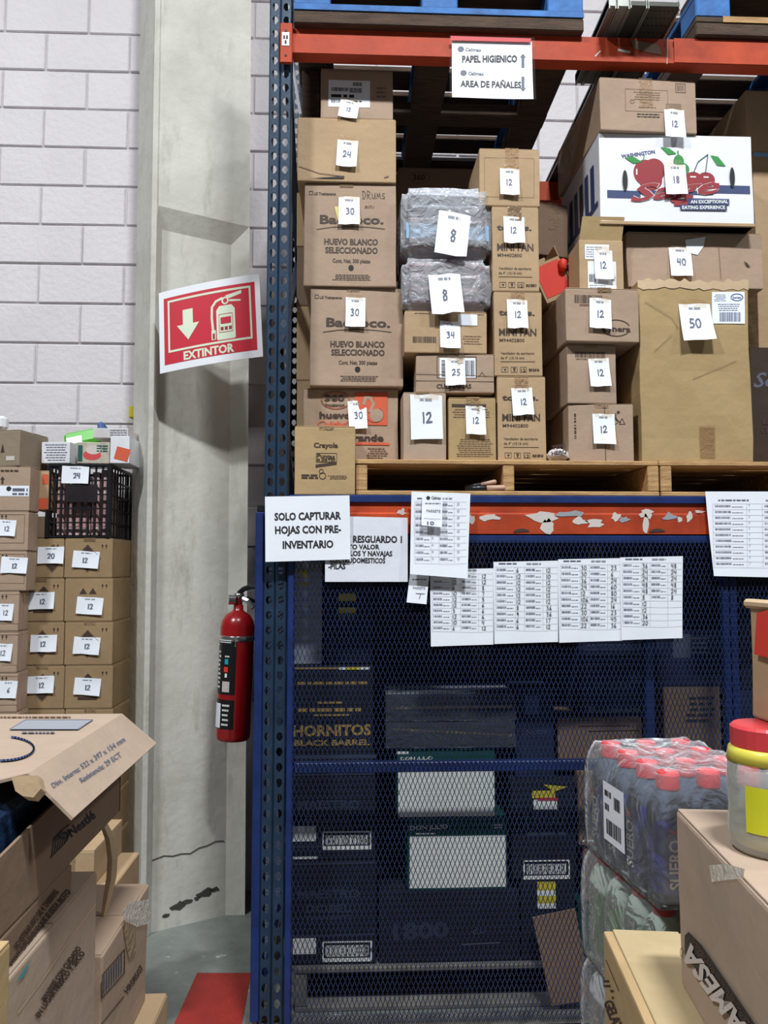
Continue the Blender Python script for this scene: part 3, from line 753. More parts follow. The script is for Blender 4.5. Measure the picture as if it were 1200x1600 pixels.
i2.poly('cream', [(24, 22), (34, 22), (34, 36), (40, 36), (29, 51), (18, 36), (24, 36)])
i2.poly('cream', [(57, 29), (60, 25), (72, 25), (75, 29), (75, 56), (74, 57), (58, 57), (57, 56)])
i2.ell('cream', 66, 20.5, 3.6, 3.6)
i2.poly('cream', [(66, 16), (82, 13), (82, 16), (70, 19)]); i2.poly('cream', [(70, 20), (81, 21.5), (81, 23), (70, 22)])
i2.line('cream', [(63, 18), (57, 20), (53, 25), (52.5, 35), (53.5, 48)], 2.2); i2.rect('cream', 51.8, 47, 56, 56)
i2.text('cream', 'EXTINTOR', 24, 69.6, 73, 69.6, 7.4, .035)
i2.build(sgn, lambda x, y, e=0: su(x, y, e + .0006), 'white_print')
i3 = Ink(); i3.c[SRED] = ([], [])
i3.rect(SRED, 61, 36, 71, 42); i3.frame(SRED, 59.5, 33, 72.5, 50, .4)
for k in range(3): i3.rect('cherry', 60.8 + k * 4, 45, 63.6 + k * 4, 48)
i3.ell(SRED, 66, 20.5, 2, 2); i3.rect('cherry', 53, 50, 55, 55)
i3.build(sgn, lambda x, y, e=0: su(x, y, e + .0014), 'red_print')
br = MB(); br.bar(sg[1] * .5 + sg[2] * .5 - sgn.location + Vector((-.05, .005, 0)), sg[1] * .5 + sg[2] * .5 - sgn.location + Vector((-.05, .21, 0)), .02, .02); br.build('bracket', STEEL, sgn)
EY = 3.26
et, eb = P(372, 931, EY), P(360, 1155, EY)
ex = thing('fire_extinguisher', 'red fire extinguisher with black labels hanging beside the blue post', 'extinguisher', (P(362, 1155, EY).x + .004, EY, eb.z), ry=.03)
r0 = .0705; Hh = P(372, 953, EY).z - eb.z
b = MB(); b.lathe([(r0 * .9, 0), (r0 * .98, .008), (r0, .02), (r0, Hh - .07), (r0 * .93, Hh - .045), (r0 * .72, Hh - .02), (r0 * .36, Hh - .004), (r0 * .3, Hh), (r0 * .28, Hh + .022)], 32); b.build('cylinder', RED, ex, True)
b = MB(); b.lathe([(r0 + .0015, Hh - .125), (r0 + .0022, Hh - .122), (r0 + .0022, Hh - .107), (r0 + .0015, Hh - .104)], 32); b.build('metal_band', CHROME, ex, True)
b = MB(); b.lathe([(.016, Hh + .02), (.016, Hh + .05), (.022, Hh + .052), (.022, Hh + .068), (.01, Hh + .072)], 14); b.build('valve', CHROME, ex, True)
b = MB(); b.tube([(-.012, -.012, Hh + .042), (-.04, -.02, Hh + .042)], [.02, .021], 16); b.build('gauge', CHROME, ex)
b = MB(); b.tube([(.0, 0, Hh + .07), (.02, -.01, Hh + .088), (.05, -.02, Hh + .1), (.09, -.03, Hh + .1)], .011, 8); b.build('lever', BLACKP, ex)
b = MB(); b.tube([(.01, 0, Hh + .05), (.04, -.012, Hh + .04), (.062, -.018, Hh + .01)], .012, 8); b.build('carrying_handle', CHROME, ex)
b = MB(); b.tube([(.03, .02, Hh + .05), (.07, .04, Hh + .03), (.085, .02, Hh - .1), (.082, .02, .15)], .010, 8); b.build('hose', BLACKP, ex, True)
def cyl(m_, a0, a1, z0_, z1_, name, e=.001, n=10):
    q = MB(); vs = [((r0 + e) * math.sin(math.radians(a)) * 1, -(r0 + e) * math.cos(math.radians(a)), z) for z in (z0_, z1_) for a in [a0 + (a1 - a0) * i / n for i in range(n + 1)]]
    q.add(vs, [(i, i + 1, n + 2 + i, n + 1 + i) for i in range(n)]); return q.build(name, m_, ex, True)
LBL = mat('label_black', srgb(24, 24, 26), .35, var=.1)
cyl(LBL, -85, 8, Hh * .36, Hh * .80, 'label_panel'); cyl(LBL, -85, 8, Hh * .10, Hh * .32, 'label_panel')
cyl(PAPER, -75, -40, Hh * .105, Hh * .29, 'paper_tag', .002)
ei = Ink()
def em(a, z, e=0): return Vector(((r0 + .0024 + e) * math.sin(math.radians(a)), -(r0 + .0024 + e) * math.cos(math.radians(a)), z * Hh / 100))
ei.frame('white', -72, 73, 4, 79.4, .5); ei.micro('white', -60, 75, -10, 78, 2, .5)
ei.micro('white', -66, 40, -48, 70, 9, .45, .3); ei.rect('teal', -30, 59, -17, 63); ei.rect('hot', -32, 53, -17, 57); ei.rect('white', -28, 49, -20, 52); ei.rect('scuff', -36, 38, -10, 46)
ei.micro('white', -36, 12, -6, 30, 5, .4, .2); ei.micro('white', -30, 64, -14, 66, 1)
ei.build(ex, em, 'label_print')
wb = MB(); wb.box((0.01, r0 + .012, Hh * .8), (.05, .03, .08), ch=.003); wb.box((.01, r0 + .05, Hh * .8), (.03, .09, .03)); wb.build('wall_bracket', STEEL, ex)
# ================================================================== goods on the shelf
random.seed(21)
SZ = ZP + .0005
def egg_ink(x0, y0, x1, y1, hand=False, worn=False):
    X = lambda u: x0 + (x1 - x0) * u; Yy = lambda v: y0 + (y1 - y0) * v
    i = Ink(); k = 'brown'
    i.frame(k, X(.05), Yy(.075), X(.085), Yy(.11), .9); i.text(k, 'LG Treintaneros', X(.10), Yy(.112), X(.34), Yy(.112), 4.2, .02)
    i.text(k, 'Bachoco.', X(.17), Yy(.395), X(.86), Yy(.395), 13, .03)
    i.line(k, [(X(.14), Yy(.455)), (X(.3), Yy(.432)), (X(.5), Yy(.422)), (X(.7), Yy(.428)), (X(.87), Yy(.445))], 1.3)
    i.text(k, 'HUEVO BLANCO', X(.22), Yy(.605), X(.80), Yy(.605), 9, .03); i.text(k, 'SELECCIONADO', X(.23), Yy(.69), X(.80), Yy(.69), 9, .03)
    i.text(k, 'Cont. Net. 300 piezas', X(.31), Yy(.785), X(.72), Yy(.785), 6, .012)
    i.ell('hole', X(.51), Yy(.835), 4.2, 4.6)
    i.micro(k, X(.31), Yy(.90), X(.74), Yy(.965), 4, .5, .1)
    if hand:
        i.hand('brown', 'DRUMS', X(.63), Yy(.06), 6.2, 14, .9, -.03); i.hand('brown', 'mini', X(.66), Yy(.19), 4, 8, .8)
    return i
# ---- egg boxes on the left
i = Ink()
i.ell('faint', 532 - 8, 616, 22, 14, 1.2); i.ell('orange', 525, 617, 21, 13, .9)
i.text('brown', '360', 507, 617, 538, 617, 8.5, .03); i.text('brown', 'huevos', 508, 626, 538, 626, 4.5, .02)
i.text('brown', 'huevo', 499, 645, 548, 645, 9.5, .03); i.text('orange', 'Calidad', 496, 658, 543, 658, 8, .01, .35)
i.rect('orange', 553, 604, 605, 656); i.c.setdefault(K1, ([], []))
i.ell(K1, 588, 640, 11, 10.5); i.ell('brown', 585, 640, 14, 12, 1, -60, 150); i.line(K1, [(568, 622), (570, 612), (578, 612), (583, 622), (578, 634)], 5); i.line('brown', [(578, 608), (583, 616), (581, 630), (575, 637)], 1.2)
i.text('brown', 'Grande', 536, 681, 599, 681, 9.5, .03); i.rect('orange', 553, 684, 608, 688); i.micro('faint', 572, 692, 608, 717, 7, .45, .3)
carton('kraft egg box printed 360 with an orange square, bottom of the left stack', (474, 599, 622, 718), 2.79, .42, K1, z0=SZ, amp=.004, tape=None, slip=(558, 640, 29, 46, '30', -3), ink=i, flaps=True)
z = TOP[0]
i = egg_ink(484, 444, 630, 597)
carton('kraft egg box with scuffed black print, second from the bottom of the left stack', (484, 444, 630, 598), 2.76, .42, K1, z0=z, amp=.003, tape='top', slip=(555, 482, 31, 47, '30', 1), ink=i, rz=.01)
z = TOP[0]
i = egg_ink(475, 282, 619, 440, True)
r, fm, _ = carton('kraft egg box with DRUMS mini handwritten on it, third up the left stack', (475, 282, 619, 443), 2.75, .42, K1, z0=z, amp=.003, tape='top', slip=(545, 325, 33, 45, '30', 0), ink=i, rz=-.01)
yl = MB(); q = [fm(x, y, .0005, .0006) for x, y in ((522, 318), (560, 316), (563, 342), (529, 346))]; yl.add(q, [(0, 1, 2, 3)]); yl.build('yellow_slip', mat('yellow_paper', srgb(226, 210, 130), .6), r)
z = TOP[0]
i = Ink(); i.line('faint', [(468, 262), (500, 272), (538, 275)], 1.2); i.poly('hole', [(482, 281), (538, 275), (538, 279)]); i.line('faint', [(600, 276), (606, 274)], 2)
carton('wide kraft box with slip 24 under the top box of the left stack', (465, 184, 618, 284), 2.74, .42, K2, z0=z, amp=.004, tape='top', slip=(542, 240, 31, 44, '24', 3), ink=i)
z = TOP[0]
i = Ink(); i.c.setdefault(PAPER, ([], [])); i.rect(PAPER, 513, 123, 578, 166); i.bars('black', 518, 135, 544, 141, .9); i.bars('black', 546, 135, 565, 143, .9); i.micro('black', 517, 145, 553, 151, 1, .8); i.bars('black', 551, 126, 565, 132, .8); i.bars('black', 517, 154, 533, 160, .9); i.micro('black', 552, 155, 565, 158, 1, .8); i.micro('faint', 588, 132, 603, 152, 3, .4)
carton('brown box with a large white barcode label at the top of the left stack', (501, 106, 614, 184), 2.745, .40, K1, z0=z, tape=None, slip=(545, 171, 30, 30, '12', 8), ink=i)
# plank, white strip and boxes tucked behind the left stack
o = MB().span((P(472, 130, 2.86).x, 2.86, z), (P(500, 130, 2.86).x, 3.3, ZT - .012), .003).build('wooden_board', WOODD)
tag(o, 'dark wooden board wedged beside the top box of the left stack', 'board')
o = MB().bar(P(457, 101, 2.9), P(470, 181, 2.9), .012, .02, (0, 1, 0), .002).build('white_strip', WHITEBOX)
tag(o, 'slim white strip leaning between the upright and the top box', 'strip')
# raised support for the stack overhanging the pallet: flat cartons on the deck beside it
carton('low flat carton on the beam behind the crayon box', (462, 724, 552, 772), 2.92, .5, K5, z0=ZP0, amp=.001, tape=None)
zz = TOP[0]
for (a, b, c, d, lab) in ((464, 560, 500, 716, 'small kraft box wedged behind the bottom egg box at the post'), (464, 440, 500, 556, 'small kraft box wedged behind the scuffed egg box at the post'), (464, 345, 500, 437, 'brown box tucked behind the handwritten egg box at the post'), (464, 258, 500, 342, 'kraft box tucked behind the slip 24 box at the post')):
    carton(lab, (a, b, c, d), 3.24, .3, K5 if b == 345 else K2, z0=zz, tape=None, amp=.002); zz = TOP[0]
# crayon box standing on the beam
i = Ink(); k = 'brown'
i.text(k, 'Crayola', 490, 697, 528, 697, 7.5, .05); i.frame(k, 494, 706, 526, 720, .8)
i.text(k, 'Puntas', 495, 713, 523, 714.5, 6, .03); i.text(k, 'FUERTES', 495, 720.5, 524, 720, 5.5, .03); i.poly(k, [(493, 724), (526, 719.5), (526, 724), (493, 729)])
i.micro(k, 471, 739, 497, 747, 2, .75); i.micro(k, 512, 741, 544, 748, 3, .4, .15); i.ell(k, 504, 742, 5, 5, 1.2); i.ell(k, 502, 735, 3.2, 3.5, 1)
carton('small tan crayon box standing on the beam beside the upright', (460, 664, 555, 772), 2.642, .135, K3, z0=ZP0, tape='top', ink=i, amp=.0012, rz=-.01)
# ---- middle stacks
i = Ink(); carton('plain narrow kraft box with a big torn slip 12, bottom of the middle stack', (630, 610, 697, 718), 2.70, .3, K4, z0=SZ, tape='long', slip=(666, 648, 50, 72, '12', 0, .01), rz=.03)
zA = TOP[0]
i = Ink(); i.rect('brown', 706, 627, 760, 632); i.micro('faint', 706, 634, 768, 650, 4, .4, .1); i.rect('brown', 728, 660, 736, 665); i.micro('faint', 712, 682, 770, 712, 9, .4, .12)
carton('yellowish narrow box with small print beside the mini fan boxes, bottom row', (701, 618, 775, 718), 2.69, .3, K6, z0=SZ, tape='front', slip=(743, 653, 31, 46, '12', 0), ink=i)
zA = max(zA, TOP[0])
i = Ink(); i.frame('brown', 683, 556, 744, 590, 1); i.c.setdefault(PAPER, ([], [])); i.rect(PAPER, 687, 558, 743, 590); i.bars('black', 690, 562, 699, 588, 1, False); i.bars('black', 727, 562, 741, 588, .9); i.text('brown', 'CULINARIAS', 682, 607, 736, 607, 6.5, .03); i.line('faint', [(650, 584), (772, 587)], 1); i.line('brown', [(650, 595), (771, 596)], 1); i.line('brown', [(748, 588), (753, 581), (758, 588)], .9)
carton('wide low kraft box with slip 25 and black lettering', (650, 553, 772, 614), 2.705, .36, K1, z0=zA, tape='long', slip=(711, 581, 31, 44, '25', 0), ink=i, rz=-.02)
i = Ink(); i.bars('brown', 645, 527, 681, 537, 1.2); i.micro('brown', 648, 489, 672, 491, 1); i.micro('faint', 722, 524, 754, 540, 4, .35, .2); i.micro('brown', 742, 489, 756, 491, 1)
i.c.setdefault(PAPER, ([], [])); i.rect(PAPER, 716, 490, 746, 508)
for _ in range(60): a, b = random.uniform(717, 744), random.uniform(491, 506); i.rect('brown', a, b, a + 1.6, b + 1.6)
carton('low kraft box with slip 34 and a barcode under the bagged towels', (632, 487, 761, 553), 2.70, .36, K2, z0=TOP[0], tape='front', slip=(703, 524, 32, 44, '34', 1), ink=i, rz=.01)
zB = TOP[0]
def towel_bag(label, rect, Y, z0, cols, band, slip, dep=.30):
    x0, y0, x1, y1 = rect; ym = (y0 + y1) / 2; xm = (x0 + x1) / 2
    Xa, Xb = P(x0, ym, Y).x, P(x1, ym, Y).x; H = P(xm, y0, Y).z - P(xm, y1, Y).z; W = Xb - Xa
    r = thing('towel_bag', label, 'bag', ((Xa + Xb) / 2, Y, z0)); n = len(cols); h = (H - .02) / n
    for k, c in enumerate(cols):
        bm = bmesh.new(); bmesh.ops.create_cube(bm, size=1)
        for v in bm.verts: v.co = Vector((v.co.x * (W - .03), v.co.y * (dep - .04), v.co.z * h * .98))
        bmesh.ops.bevel(bm, geom=bm.edges[:], offset=h * .42, segments=4, affect='EDGES')
        bmesh.ops.subdivide_edges(bm, edges=[e for e in bm.edges if e.calc_length() > .03], cuts=4, use_grid_fill=True)
        for v in bm.verts: v.co += noise.noise_vector(v.co * 9 + Vector((k * 3, 0, z0))) * .006
        me = bpy.data.meshes.new('towel'); bm.to_mesh(me); bm.free(); me.materials.append(mat('towel_' + c, srgb(*dict(grey=(176, 180, 196), plum=(176, 130, 146), mauve=(198, 172, 188), maroon=(130, 56, 66), light=(206, 208, 222))[c]), .95, bump=.8, bscale=160, var=.15))
        for p_ in me.polygons: p_.use_smooth = True
        link('towel', me, r, (0, dep / 2, .01 + h * (k + .5)))
    def fm(px, py, e=0.0, off=0.0): return Vector(((px - xm) / (x1 - x0) * W, -.003 - e - off, (y1 - py) / (y1 - y0) * H))
    if band:
        b = MB(); q = [fm(x, y, -.012) for x, y in ((x0 + 7, band[0]), (x1 - 6, band[0] + 3), (x1 - 6, band[1] + 3), (x0 + 7, band[1]))]; b.add(q, [(0, 1, 2, 3)]); bo = b.build('paper_band', INK['skyblue'], r)
        ii = Ink(); ii.text('navy', 'ALGODON', x0 + 40, band[0] - 4, x0 + 80, band[0] - 3, 8, .03); ii.text('navy', '30 x', x0 + 44, band[1] - 2, x0 + 70, band[1] - 1, 7, .03); ii.build(r, lambda a, b_, e=0: fm(a, b_, e - .0105), 'band_print')
    bm = bmesh.new(); bmesh.ops.create_cube(bm, size=1)
    for v in bm.verts: v.co = Vector((v.co.x * W, v.co.y * dep + dep / 2, (v.co.z + .5) * (H - .004)))
    bmesh.ops.bevel(bm, geom=bm.edges[:], offset=.025, segments=3, affect='EDGES')
    bmesh.ops.subdivide_edges(bm, edges=[e for e in bm.edges if e.calc_length() > .03], cuts=9, use_grid_fill=True)
    for v in bm.verts:
        q = noise.noise_vector(v.co * 14 + Vector((z0 * 9, 0, 0))) * .007; v.co += Vector((q.x, q.y, q.z if v.co.z > .01 else 0))
    me = bpy.data.meshes.new('plastic_bag'); bm.to_mesh(me); bm.free(); me.materials.append(FILM)
    for p_ in me.polygons: p_.use_smooth = True
    link('plastic_bag', me, r)
    paper_slip(r, lambda a, b_, e=0, off=0: fm(a, b_, e + .006, off), *slip)
    return z0 + H
zB = towel_bag('clear plastic bag of plum towels with slip 8, under the grey bag', (629, 402, 768, 488), 2.69, zB, ('mauve', 'plum', 'mauve', 'plum'), None, (696, 465, 50, 62, '8', -5, .012, True, False, .32))
towel_bag('clear plastic bag of grey towels with a pale blue band, top of the middle stack', (628, 290, 770, 401), 2.69, zB, ('maroon', 'plum', 'mauve', 'grey', 'light'), (350, 374), (706, 371, 50, 68, '8', 7, .012, True, False, .32))
# fan boxes
def fan_ink(x0, y0, x1, y1):
    X = lambda u_: x0 + (x1 - x0) * u_; Yy = lambda v: y0 + (y1 - y0) * v; i = Ink(); k = 'brown'
    i.text(k, 'tomas.', X(.10), Yy(.275), X(.85), Yy(.275), 8.5, .035); i.text(k, 'MINI FAN', X(.10), Yy(.52), X(.88), Yy(.52), 11, .012); i.text(k, 'M94402800', X(.11), Yy(.595), X(.63), Yy(.595), 5.2, .006)
    i.text(k, 'Ventilador de escritorio', X(.13), Yy(.745), X(.83), Yy(.745), 4, .005); i.text(k, 'de 4" (10.16 cm)', X(.13), Yy(.80), X(.62), Yy(.80), 4, .005); i.line(k, [(X(.13), Yy(.83)), (X(.84), Yy(.83))], .9)
    for a in (.15, .34, .53): i.frame(k, X(a), Yy(.895), X(a + .13), Yy(.955), .6)
    i.text(k, '12', X(.55), Yy(.948), X(.64), Yy(.948), 4.5, .01); i.poly(k, [(X(.19), Yy(.915)), (X(.25), Yy(.915)), (X(.22), Yy(.945))]); i.poly(k, [(X(.38), Yy(.905)), (X(.44), Yy(.905)), (X(.42), Yy(.945)), (X(.40), Yy(.945))]); i.micro(k, X(.71), Yy(.91), X(.93), Yy(.945), 2, .7)
    return i
zF = SZ
for (rc, sl, lab) in (((777, 584, 853, 718), (816, 623, 33, 44, '12', -2), 'tan mini fan box at the bottom of three'), ((772, 452, 847, 584), (808, 487, 32, 46, '12', 0), 'tan mini fan box in the middle of three'), ((769, 318, 842, 451), (803, 355, 33, 44, '12', 1), 'tan mini fan box at the top of three, under the plain box')):
    carton(lab, rc, 2.70, .26, K2, z0=zF, tape='front', slip=sl, ink=fan_ink(*rc), amp=.0015); zF = TOP[0]
i = Ink(); i.frame('faint', 757, 240, 834, 302, .5)
carton('plain tan box with slip 12 on top of the mini fan boxes', (749, 226, 843, 316), 2.70, .3, K2, z0=zF, tape='long', slip=(796, 279, 30, 43, '12', 1), ink=i)
# box behind the bag
i = Ink(); i.text('brown', '360', 645, 281, 664, 281, 9, .03); i.ell('brown', 655, 277, 16, 9, .8)
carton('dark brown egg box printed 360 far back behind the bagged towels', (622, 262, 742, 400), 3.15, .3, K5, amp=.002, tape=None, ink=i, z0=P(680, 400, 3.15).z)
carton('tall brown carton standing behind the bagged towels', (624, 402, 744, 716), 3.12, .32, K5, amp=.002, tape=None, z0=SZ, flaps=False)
# ---- right stack of kraft boxes
i = Ink(); i.bars('brown', 898, 640, 901, 680, 4, False); i.line('brown', [(962, 640), (962, 650), (969, 654)], 1.6); i.ell('brown', 966, 638, 2.4, 2.4); i.line('brown', [(967, 657), (976, 657), (971.5, 648), (967, 657)], 1); i.ell('brown', 960, 652, 5, 5, 1)
carton('kraft box with a recycling mark and slip 12, bottom of the right stack', (889, 626, 989, 717), 2.69, .32, K1, z0=SZ, tape='top', slip=(943, 665, 34, 49, '12', 0), ink=i, seam=945, rz=-.05)
i = Ink(); i.bars('brown', 899, 543, 946, 552, 1.2); i.micro('faint', 900, 553, 930, 556, 1)
carton('kraft box with barcode, middle of the right stack', (886, 532, 963, 625), 2.69, .32, K1, z0=TOP[0], tape='top', slip=(936, 576, 33, 46, '12', -2), ink=i, rz=.02)
i = Ink(); i.bars('brown', 898, 456, 942, 469, 1.3); i.micro('faint', 906, 470, 940, 474, 2); i.text('brown', 'Lynera', 941, 513, 985, 514, 8.5, .02); i.ell('brown', 962, 508, 22, 13, 1.6, 20, 340)
carton('kraft box with an oval logo under the open box, right stack', (884, 446, 999, 530), 2.66, .34, K1, z0=TOP[0], tape='top', slip=(937, 486, 34, 49, '12', 3), ink=i, rz=.03)
zR = TOP[0]
i = Ink(); i.c.setdefault(PAPER, ([], [])); i.rect(PAPER, 914, 374, 952, 397); i.rect(PAPER, 918, 400, 962, 444); i.micro('grey', 916, 377, 940, 395, 5, .4); i.bars('black', 920, 420, 930, 432, 1); i.micro('grey', 920, 436, 945, 443, 2, .4); i.bars('black', 955, 422, 960, 430, 1)
r, fm, (W, H, Zb) = carton('small open kraft box with raised flap and slip 12, top of the right stack', (905, 367, 974, 447), 2.70, .14, K2, z0=zR, tape=None, slip=(942, 406, 29, 46, '12', 0), ink=i, flaps=False)
fl = MB(); fl.add([(-W / 2 + .003, .004, H), (W / 2 - .003, .004, H), (W / 2 + .004, -.012, H + .085), (-W / 2 + .012, -.012, H + .085), (-W / 2 + .003, .008, H), (W / 2 - .003, .008, H), (W / 2 + .004, -.008, H + .085), (-W / 2 + .012, -.008, H + .085)], [(0, 1, 2, 3), (7, 6, 5, 4), (0, 3, 7, 4), (1, 5, 6, 2), (3, 2, 6, 7)]); fl.build('raised_flap', K6, r)
# tilted open carton with red sides and a red tool
c0 = P(872, 470, 2.86)
ob = thing('open_carton', 'tilted open carton with red printed side and a red tool inside', 'box', (c0.x + .012, 2.855, zR + .03), ry=-.42)
ow, od, ohh, t = .125, .14, .21, .004
for nm, a, b in (('side_panel', (-ow / 2, 0, 0), (-ow / 2 + t, od, ohh)), ('side_panel', (ow / 2 - t, 0, 0), (ow / 2, od, ohh * .95)), ('end_panel', (-ow / 2, 0, 0), (ow / 2, t, ohh * .75)), ('end_panel', (-ow / 2, od - t, 0), (ow / 2, od, ohh)), ('base', (-ow / 2, 0, 0), (ow / 2, od, t))): MB().span(a, b, .001).build(nm, K2, ob)
rp = MB().span((-ow / 2 + .012, -.0015, .02), (ow / 2 - .012, .0, ohh * .70)).build('red_print', INK['hot'], ob)
tl = thing('hand_tool', 'red and black tool head sticking out of the tilted carton', 'tool', P(884, 412, 2.845))
MB().lathe([(.008, -.03), (.016, -.02), (.017, .01), (.008, .018)], 10).build('red_grip', INK['hot'], tl, True, (-.012, 0, 0))
MB().tube([(0, 0, -.005), (.03, .02, -.01), (.05, .04, -.07)], [.014, .018, .016], 10).build('black_head', BLACKP, tl, True)
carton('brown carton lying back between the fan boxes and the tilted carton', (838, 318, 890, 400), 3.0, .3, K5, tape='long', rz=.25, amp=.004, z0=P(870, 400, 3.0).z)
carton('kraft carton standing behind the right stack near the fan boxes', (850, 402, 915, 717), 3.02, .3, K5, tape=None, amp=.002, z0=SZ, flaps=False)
# small printed pouch on the pallet edge
pz = P(872, 706, 2.70); pch = thing('printed_pouch', 'small crumpled white pouch with dark print on the pallet edge', 'pouch', (pz.x, 2.71, SZ))
bm = bmesh.new(); bmesh.ops.create_uvsphere(bm, u_segments=16, v_segments=10, radius=1)
for v in bm.verts: v.co = Vector((v.co.x * .042, v.co.y * .05, (v.co.z + 1) * .024)) + noise.noise_vector(v.co * 2.2) * .006; v.co.z = max(v.co.z, 0)
me = bpy.data.meshes.new('pouch'); bm.to_mesh(me); bm.free(); me.materials.append(mat('pouch_white', srgb(214, 206, 204), .5, bump=.4)); link('pouch', me, pch)
i = Ink(); i.text('brown', 'TEFE', 863, 703, 884, 699, 6, .04, .1); i.text('brown', 'HEAQ', 862, 712, 886, 708, 6, .04, .1); i.build(pch, lambda a, b, e=0: P(a, b, 2.652) - pch.location - Vector((0, e, 0)), 'lettering')
# ---- large boxes on the right
i = Ink(); i.c.setdefault(PAPER, ([], [])); i.rect(PAPER, 1115, 452, 1166, 503); i.micro('navy', 1118, 456, 1140, 468, 5, .4, .2); i.ell('blue', 1154, 461, 9, 5.5, 1.4); i.text('navy', 'Jumex', 1147, 463, 1161, 463, 3.5, .03); i.micro('navy', 1124, 471, 1160, 484, 4, .4, .15); i.bars('navy', 1127, 485, 1160, 500, 1.1)
i.rect(BTAPE, 1089, 663, 1112, 711); i.line('faint', [(1010, 470), (1050, 495), (1060, 510)], .7); i.line('faint', [(1022, 548), (1052, 520)], .7); i.line('faint', [(1080, 590), (1150, 560)], .7)
r, fm, (W, H, Zb) = carton('tall yellowish carton with crushed top edge and slip 50', (1000, 436, 1172, 718), 2.675, .42, K6, z0=SZ, amp=.009, tape=None, slip=(1088, 502, 51, 60, '50', -3, .03, True, True, .3), ink=i, flaps=False)
tr = MB()
k = 22; top_ = [fm(1000 + 172 * j / k, 436 + random.uniform(-5, 3), .002) for j in range(k + 1)]; bot = [fm(1000 + 172 * j / k, 447 + random.uniform(-2, 4), .0015) for j in range(k + 1)]
tr.add(top_ + bot, [(j, j + 1, k + 2 + j, k + 1 + j) for j in range(k)]); tr.build('torn_edge', KEDGE, r)
zG = TOP[0]
i = Ink(); i.c.setdefault(PAPER, ([], [])); i.poly(PAPER, [(1070, 368), (1102, 362), (1098, 378), (1088, 392), (1072, 388)]); i.line('faint', [(1122, 374), (1125, 430)], .7); i.poly('brown', [(1162, 400), (1168, 404), (1172, 410), (1166, 408)])
carton('wide taped kraft carton with slip 40 under the white fruit box', (980, 357, 1192, 444), 2.74, .5, K1, z0=zG, amp=.006, tape='top', slip=(1061, 404, 34, 48, '40', 0), ink=i)
zG = TOP[0]
# white fruit box
wx0, wy0, wx1, wy1 = 937, 210, 1176, 352
i = Ink()
i.rect('navy', 948, 299, 1000, 311); i.rect('navy', 1110, 288, 1171, 301); i.rect('navy', 1000, 298, 1112, 304)
i.text('navy', 'WASHINGTON', 972, 249, 1024, 240, 5.5, .03)
i.ell('cherry', 1008, 270, 18, 20); i.ell('cherry', 1022, 266, 17, 18); i.ell('cherry', 1016, 282, 18, 16); i.rect('white', 994, 265, 996, 274); i.poly('green', [(976, 248), (990, 246), (1004, 254), (990, 257)]); i.line('green', [(1005, 252), (1007, 244)], 1.5)
i.poly('green', [(1032, 230), (1046, 232), (1057, 240), (1044, 242)]); i.line('green', [(1060, 246), (1059, 236)], 2); i.ell('green', 1060, 252, 8, 10); i.ell('green', 1064, 264, 12, 10); i.line('white', [(1055, 250), (1056, 246)], 1.2)
i.line('dgreen', [(1082, 270), (1090, 252), (1106, 240), (1101, 270)], 1.3); i.poly('green', [(1110, 241), (1122, 243), (1134, 258), (1120, 257)]); i.ell('cherry', 1082, 280, 14, 12); i.ell('cherry', 1102, 280, 14, 12); i.rect('white', 1077, 275, 1086, 277); i.rect('white', 1098, 275, 1106, 277)
i2_ = Ink(); i2_.text('white', 'Sage', 984, 316, 1124, 300, 24, .036, .35)
i3_ = Ink(); i3_.text('cherry', 'Sage', 984, 316, 1124, 300, 24, .014, .35); i3_.line('cherry', [(1052, 319), (1066, 319), (1080, 314)], 5)
i3_.rect('navy', 1072, 310, 1137, 319); i3_.rect('navy', 1060, 320, 1133, 328)
i4_ = Ink(); i4_.text('white', 'AN EXCEPTIONAL', 1076, 318, 1135, 316.5, 5, .012); i4_.text('white', 'EATING EXPERIENCE', 1063, 327, 1130, 325.5, 5, .012)
for c in (976, 1143): i4_.ell('hole', c, 284 if c < 1000 else 276, 4, 16)
r, fm, (W, H, Zb) = carton('white printed fruit box with apple, pear and cherries, slip 18', (wx0, wy0, wx1, wy1), 2.69, .5, WHITEBOX, z0=zG, amp=.002, tape=None, ink=i, flaps=False)
i2_.build(r, lambda a, b, e=0: fm(a, b, e + .002), 'logo_outline'); i3_.build(r, lambda a, b, e=0: fm(a, b, e + .0026), 'logo_lettering'); i4_.build(r, lambda a, b, e=0: fm(a, b, e + .0036), 'lettering')
paper_slip(r, lambda a, b, e=0, off=0: fm(a, b, e + .0045, off), 1053, 282, 33, 48, '18', 0)
MB().span((-W / 2 - .003, -.002, -.0), (W / 2 + .003, .5, .014), .002).build('brown_tray', K2, r)
sl = Ink(); 
for _ in range(5): sl.rect('navy', .06 + _ * .07, .10, .10 + _ * .07, .26)
sl.rect('navy', .02, .08, .48, .1); sl.build(r, lambda a, b, e=0: Vector((-W / 2 - .003 - e, a, b)), 'side_print')
zG = TOP[0]
i = Ink(); i.frame('faint', 977, 146, 1044, 181, .6); i.micro('faint', 990, 149, 1036, 164, 4, .4, .1); i.micro('faint', 998, 173, 1026, 176, 1); i.frame('brown', 1057, 134, 1072, 148, .7); i.micro('faint', 1059, 136, 1070, 146, 4, .5); i.micro('brown', 995, 184, 1030, 192, 2, .4); i.rect('faint', 1041, 167, 1065, 177); i.ell('faint', 988, 166, 3, 3, .8)
carton('low kraft box with printed panel lying on the white fruit box', (937, 130, 1089, 213), 2.675, .52, K1, z0=zG, tape='long', slip=(1053, 200, 32, 46, '12', 1), ink=i, rz=.03)
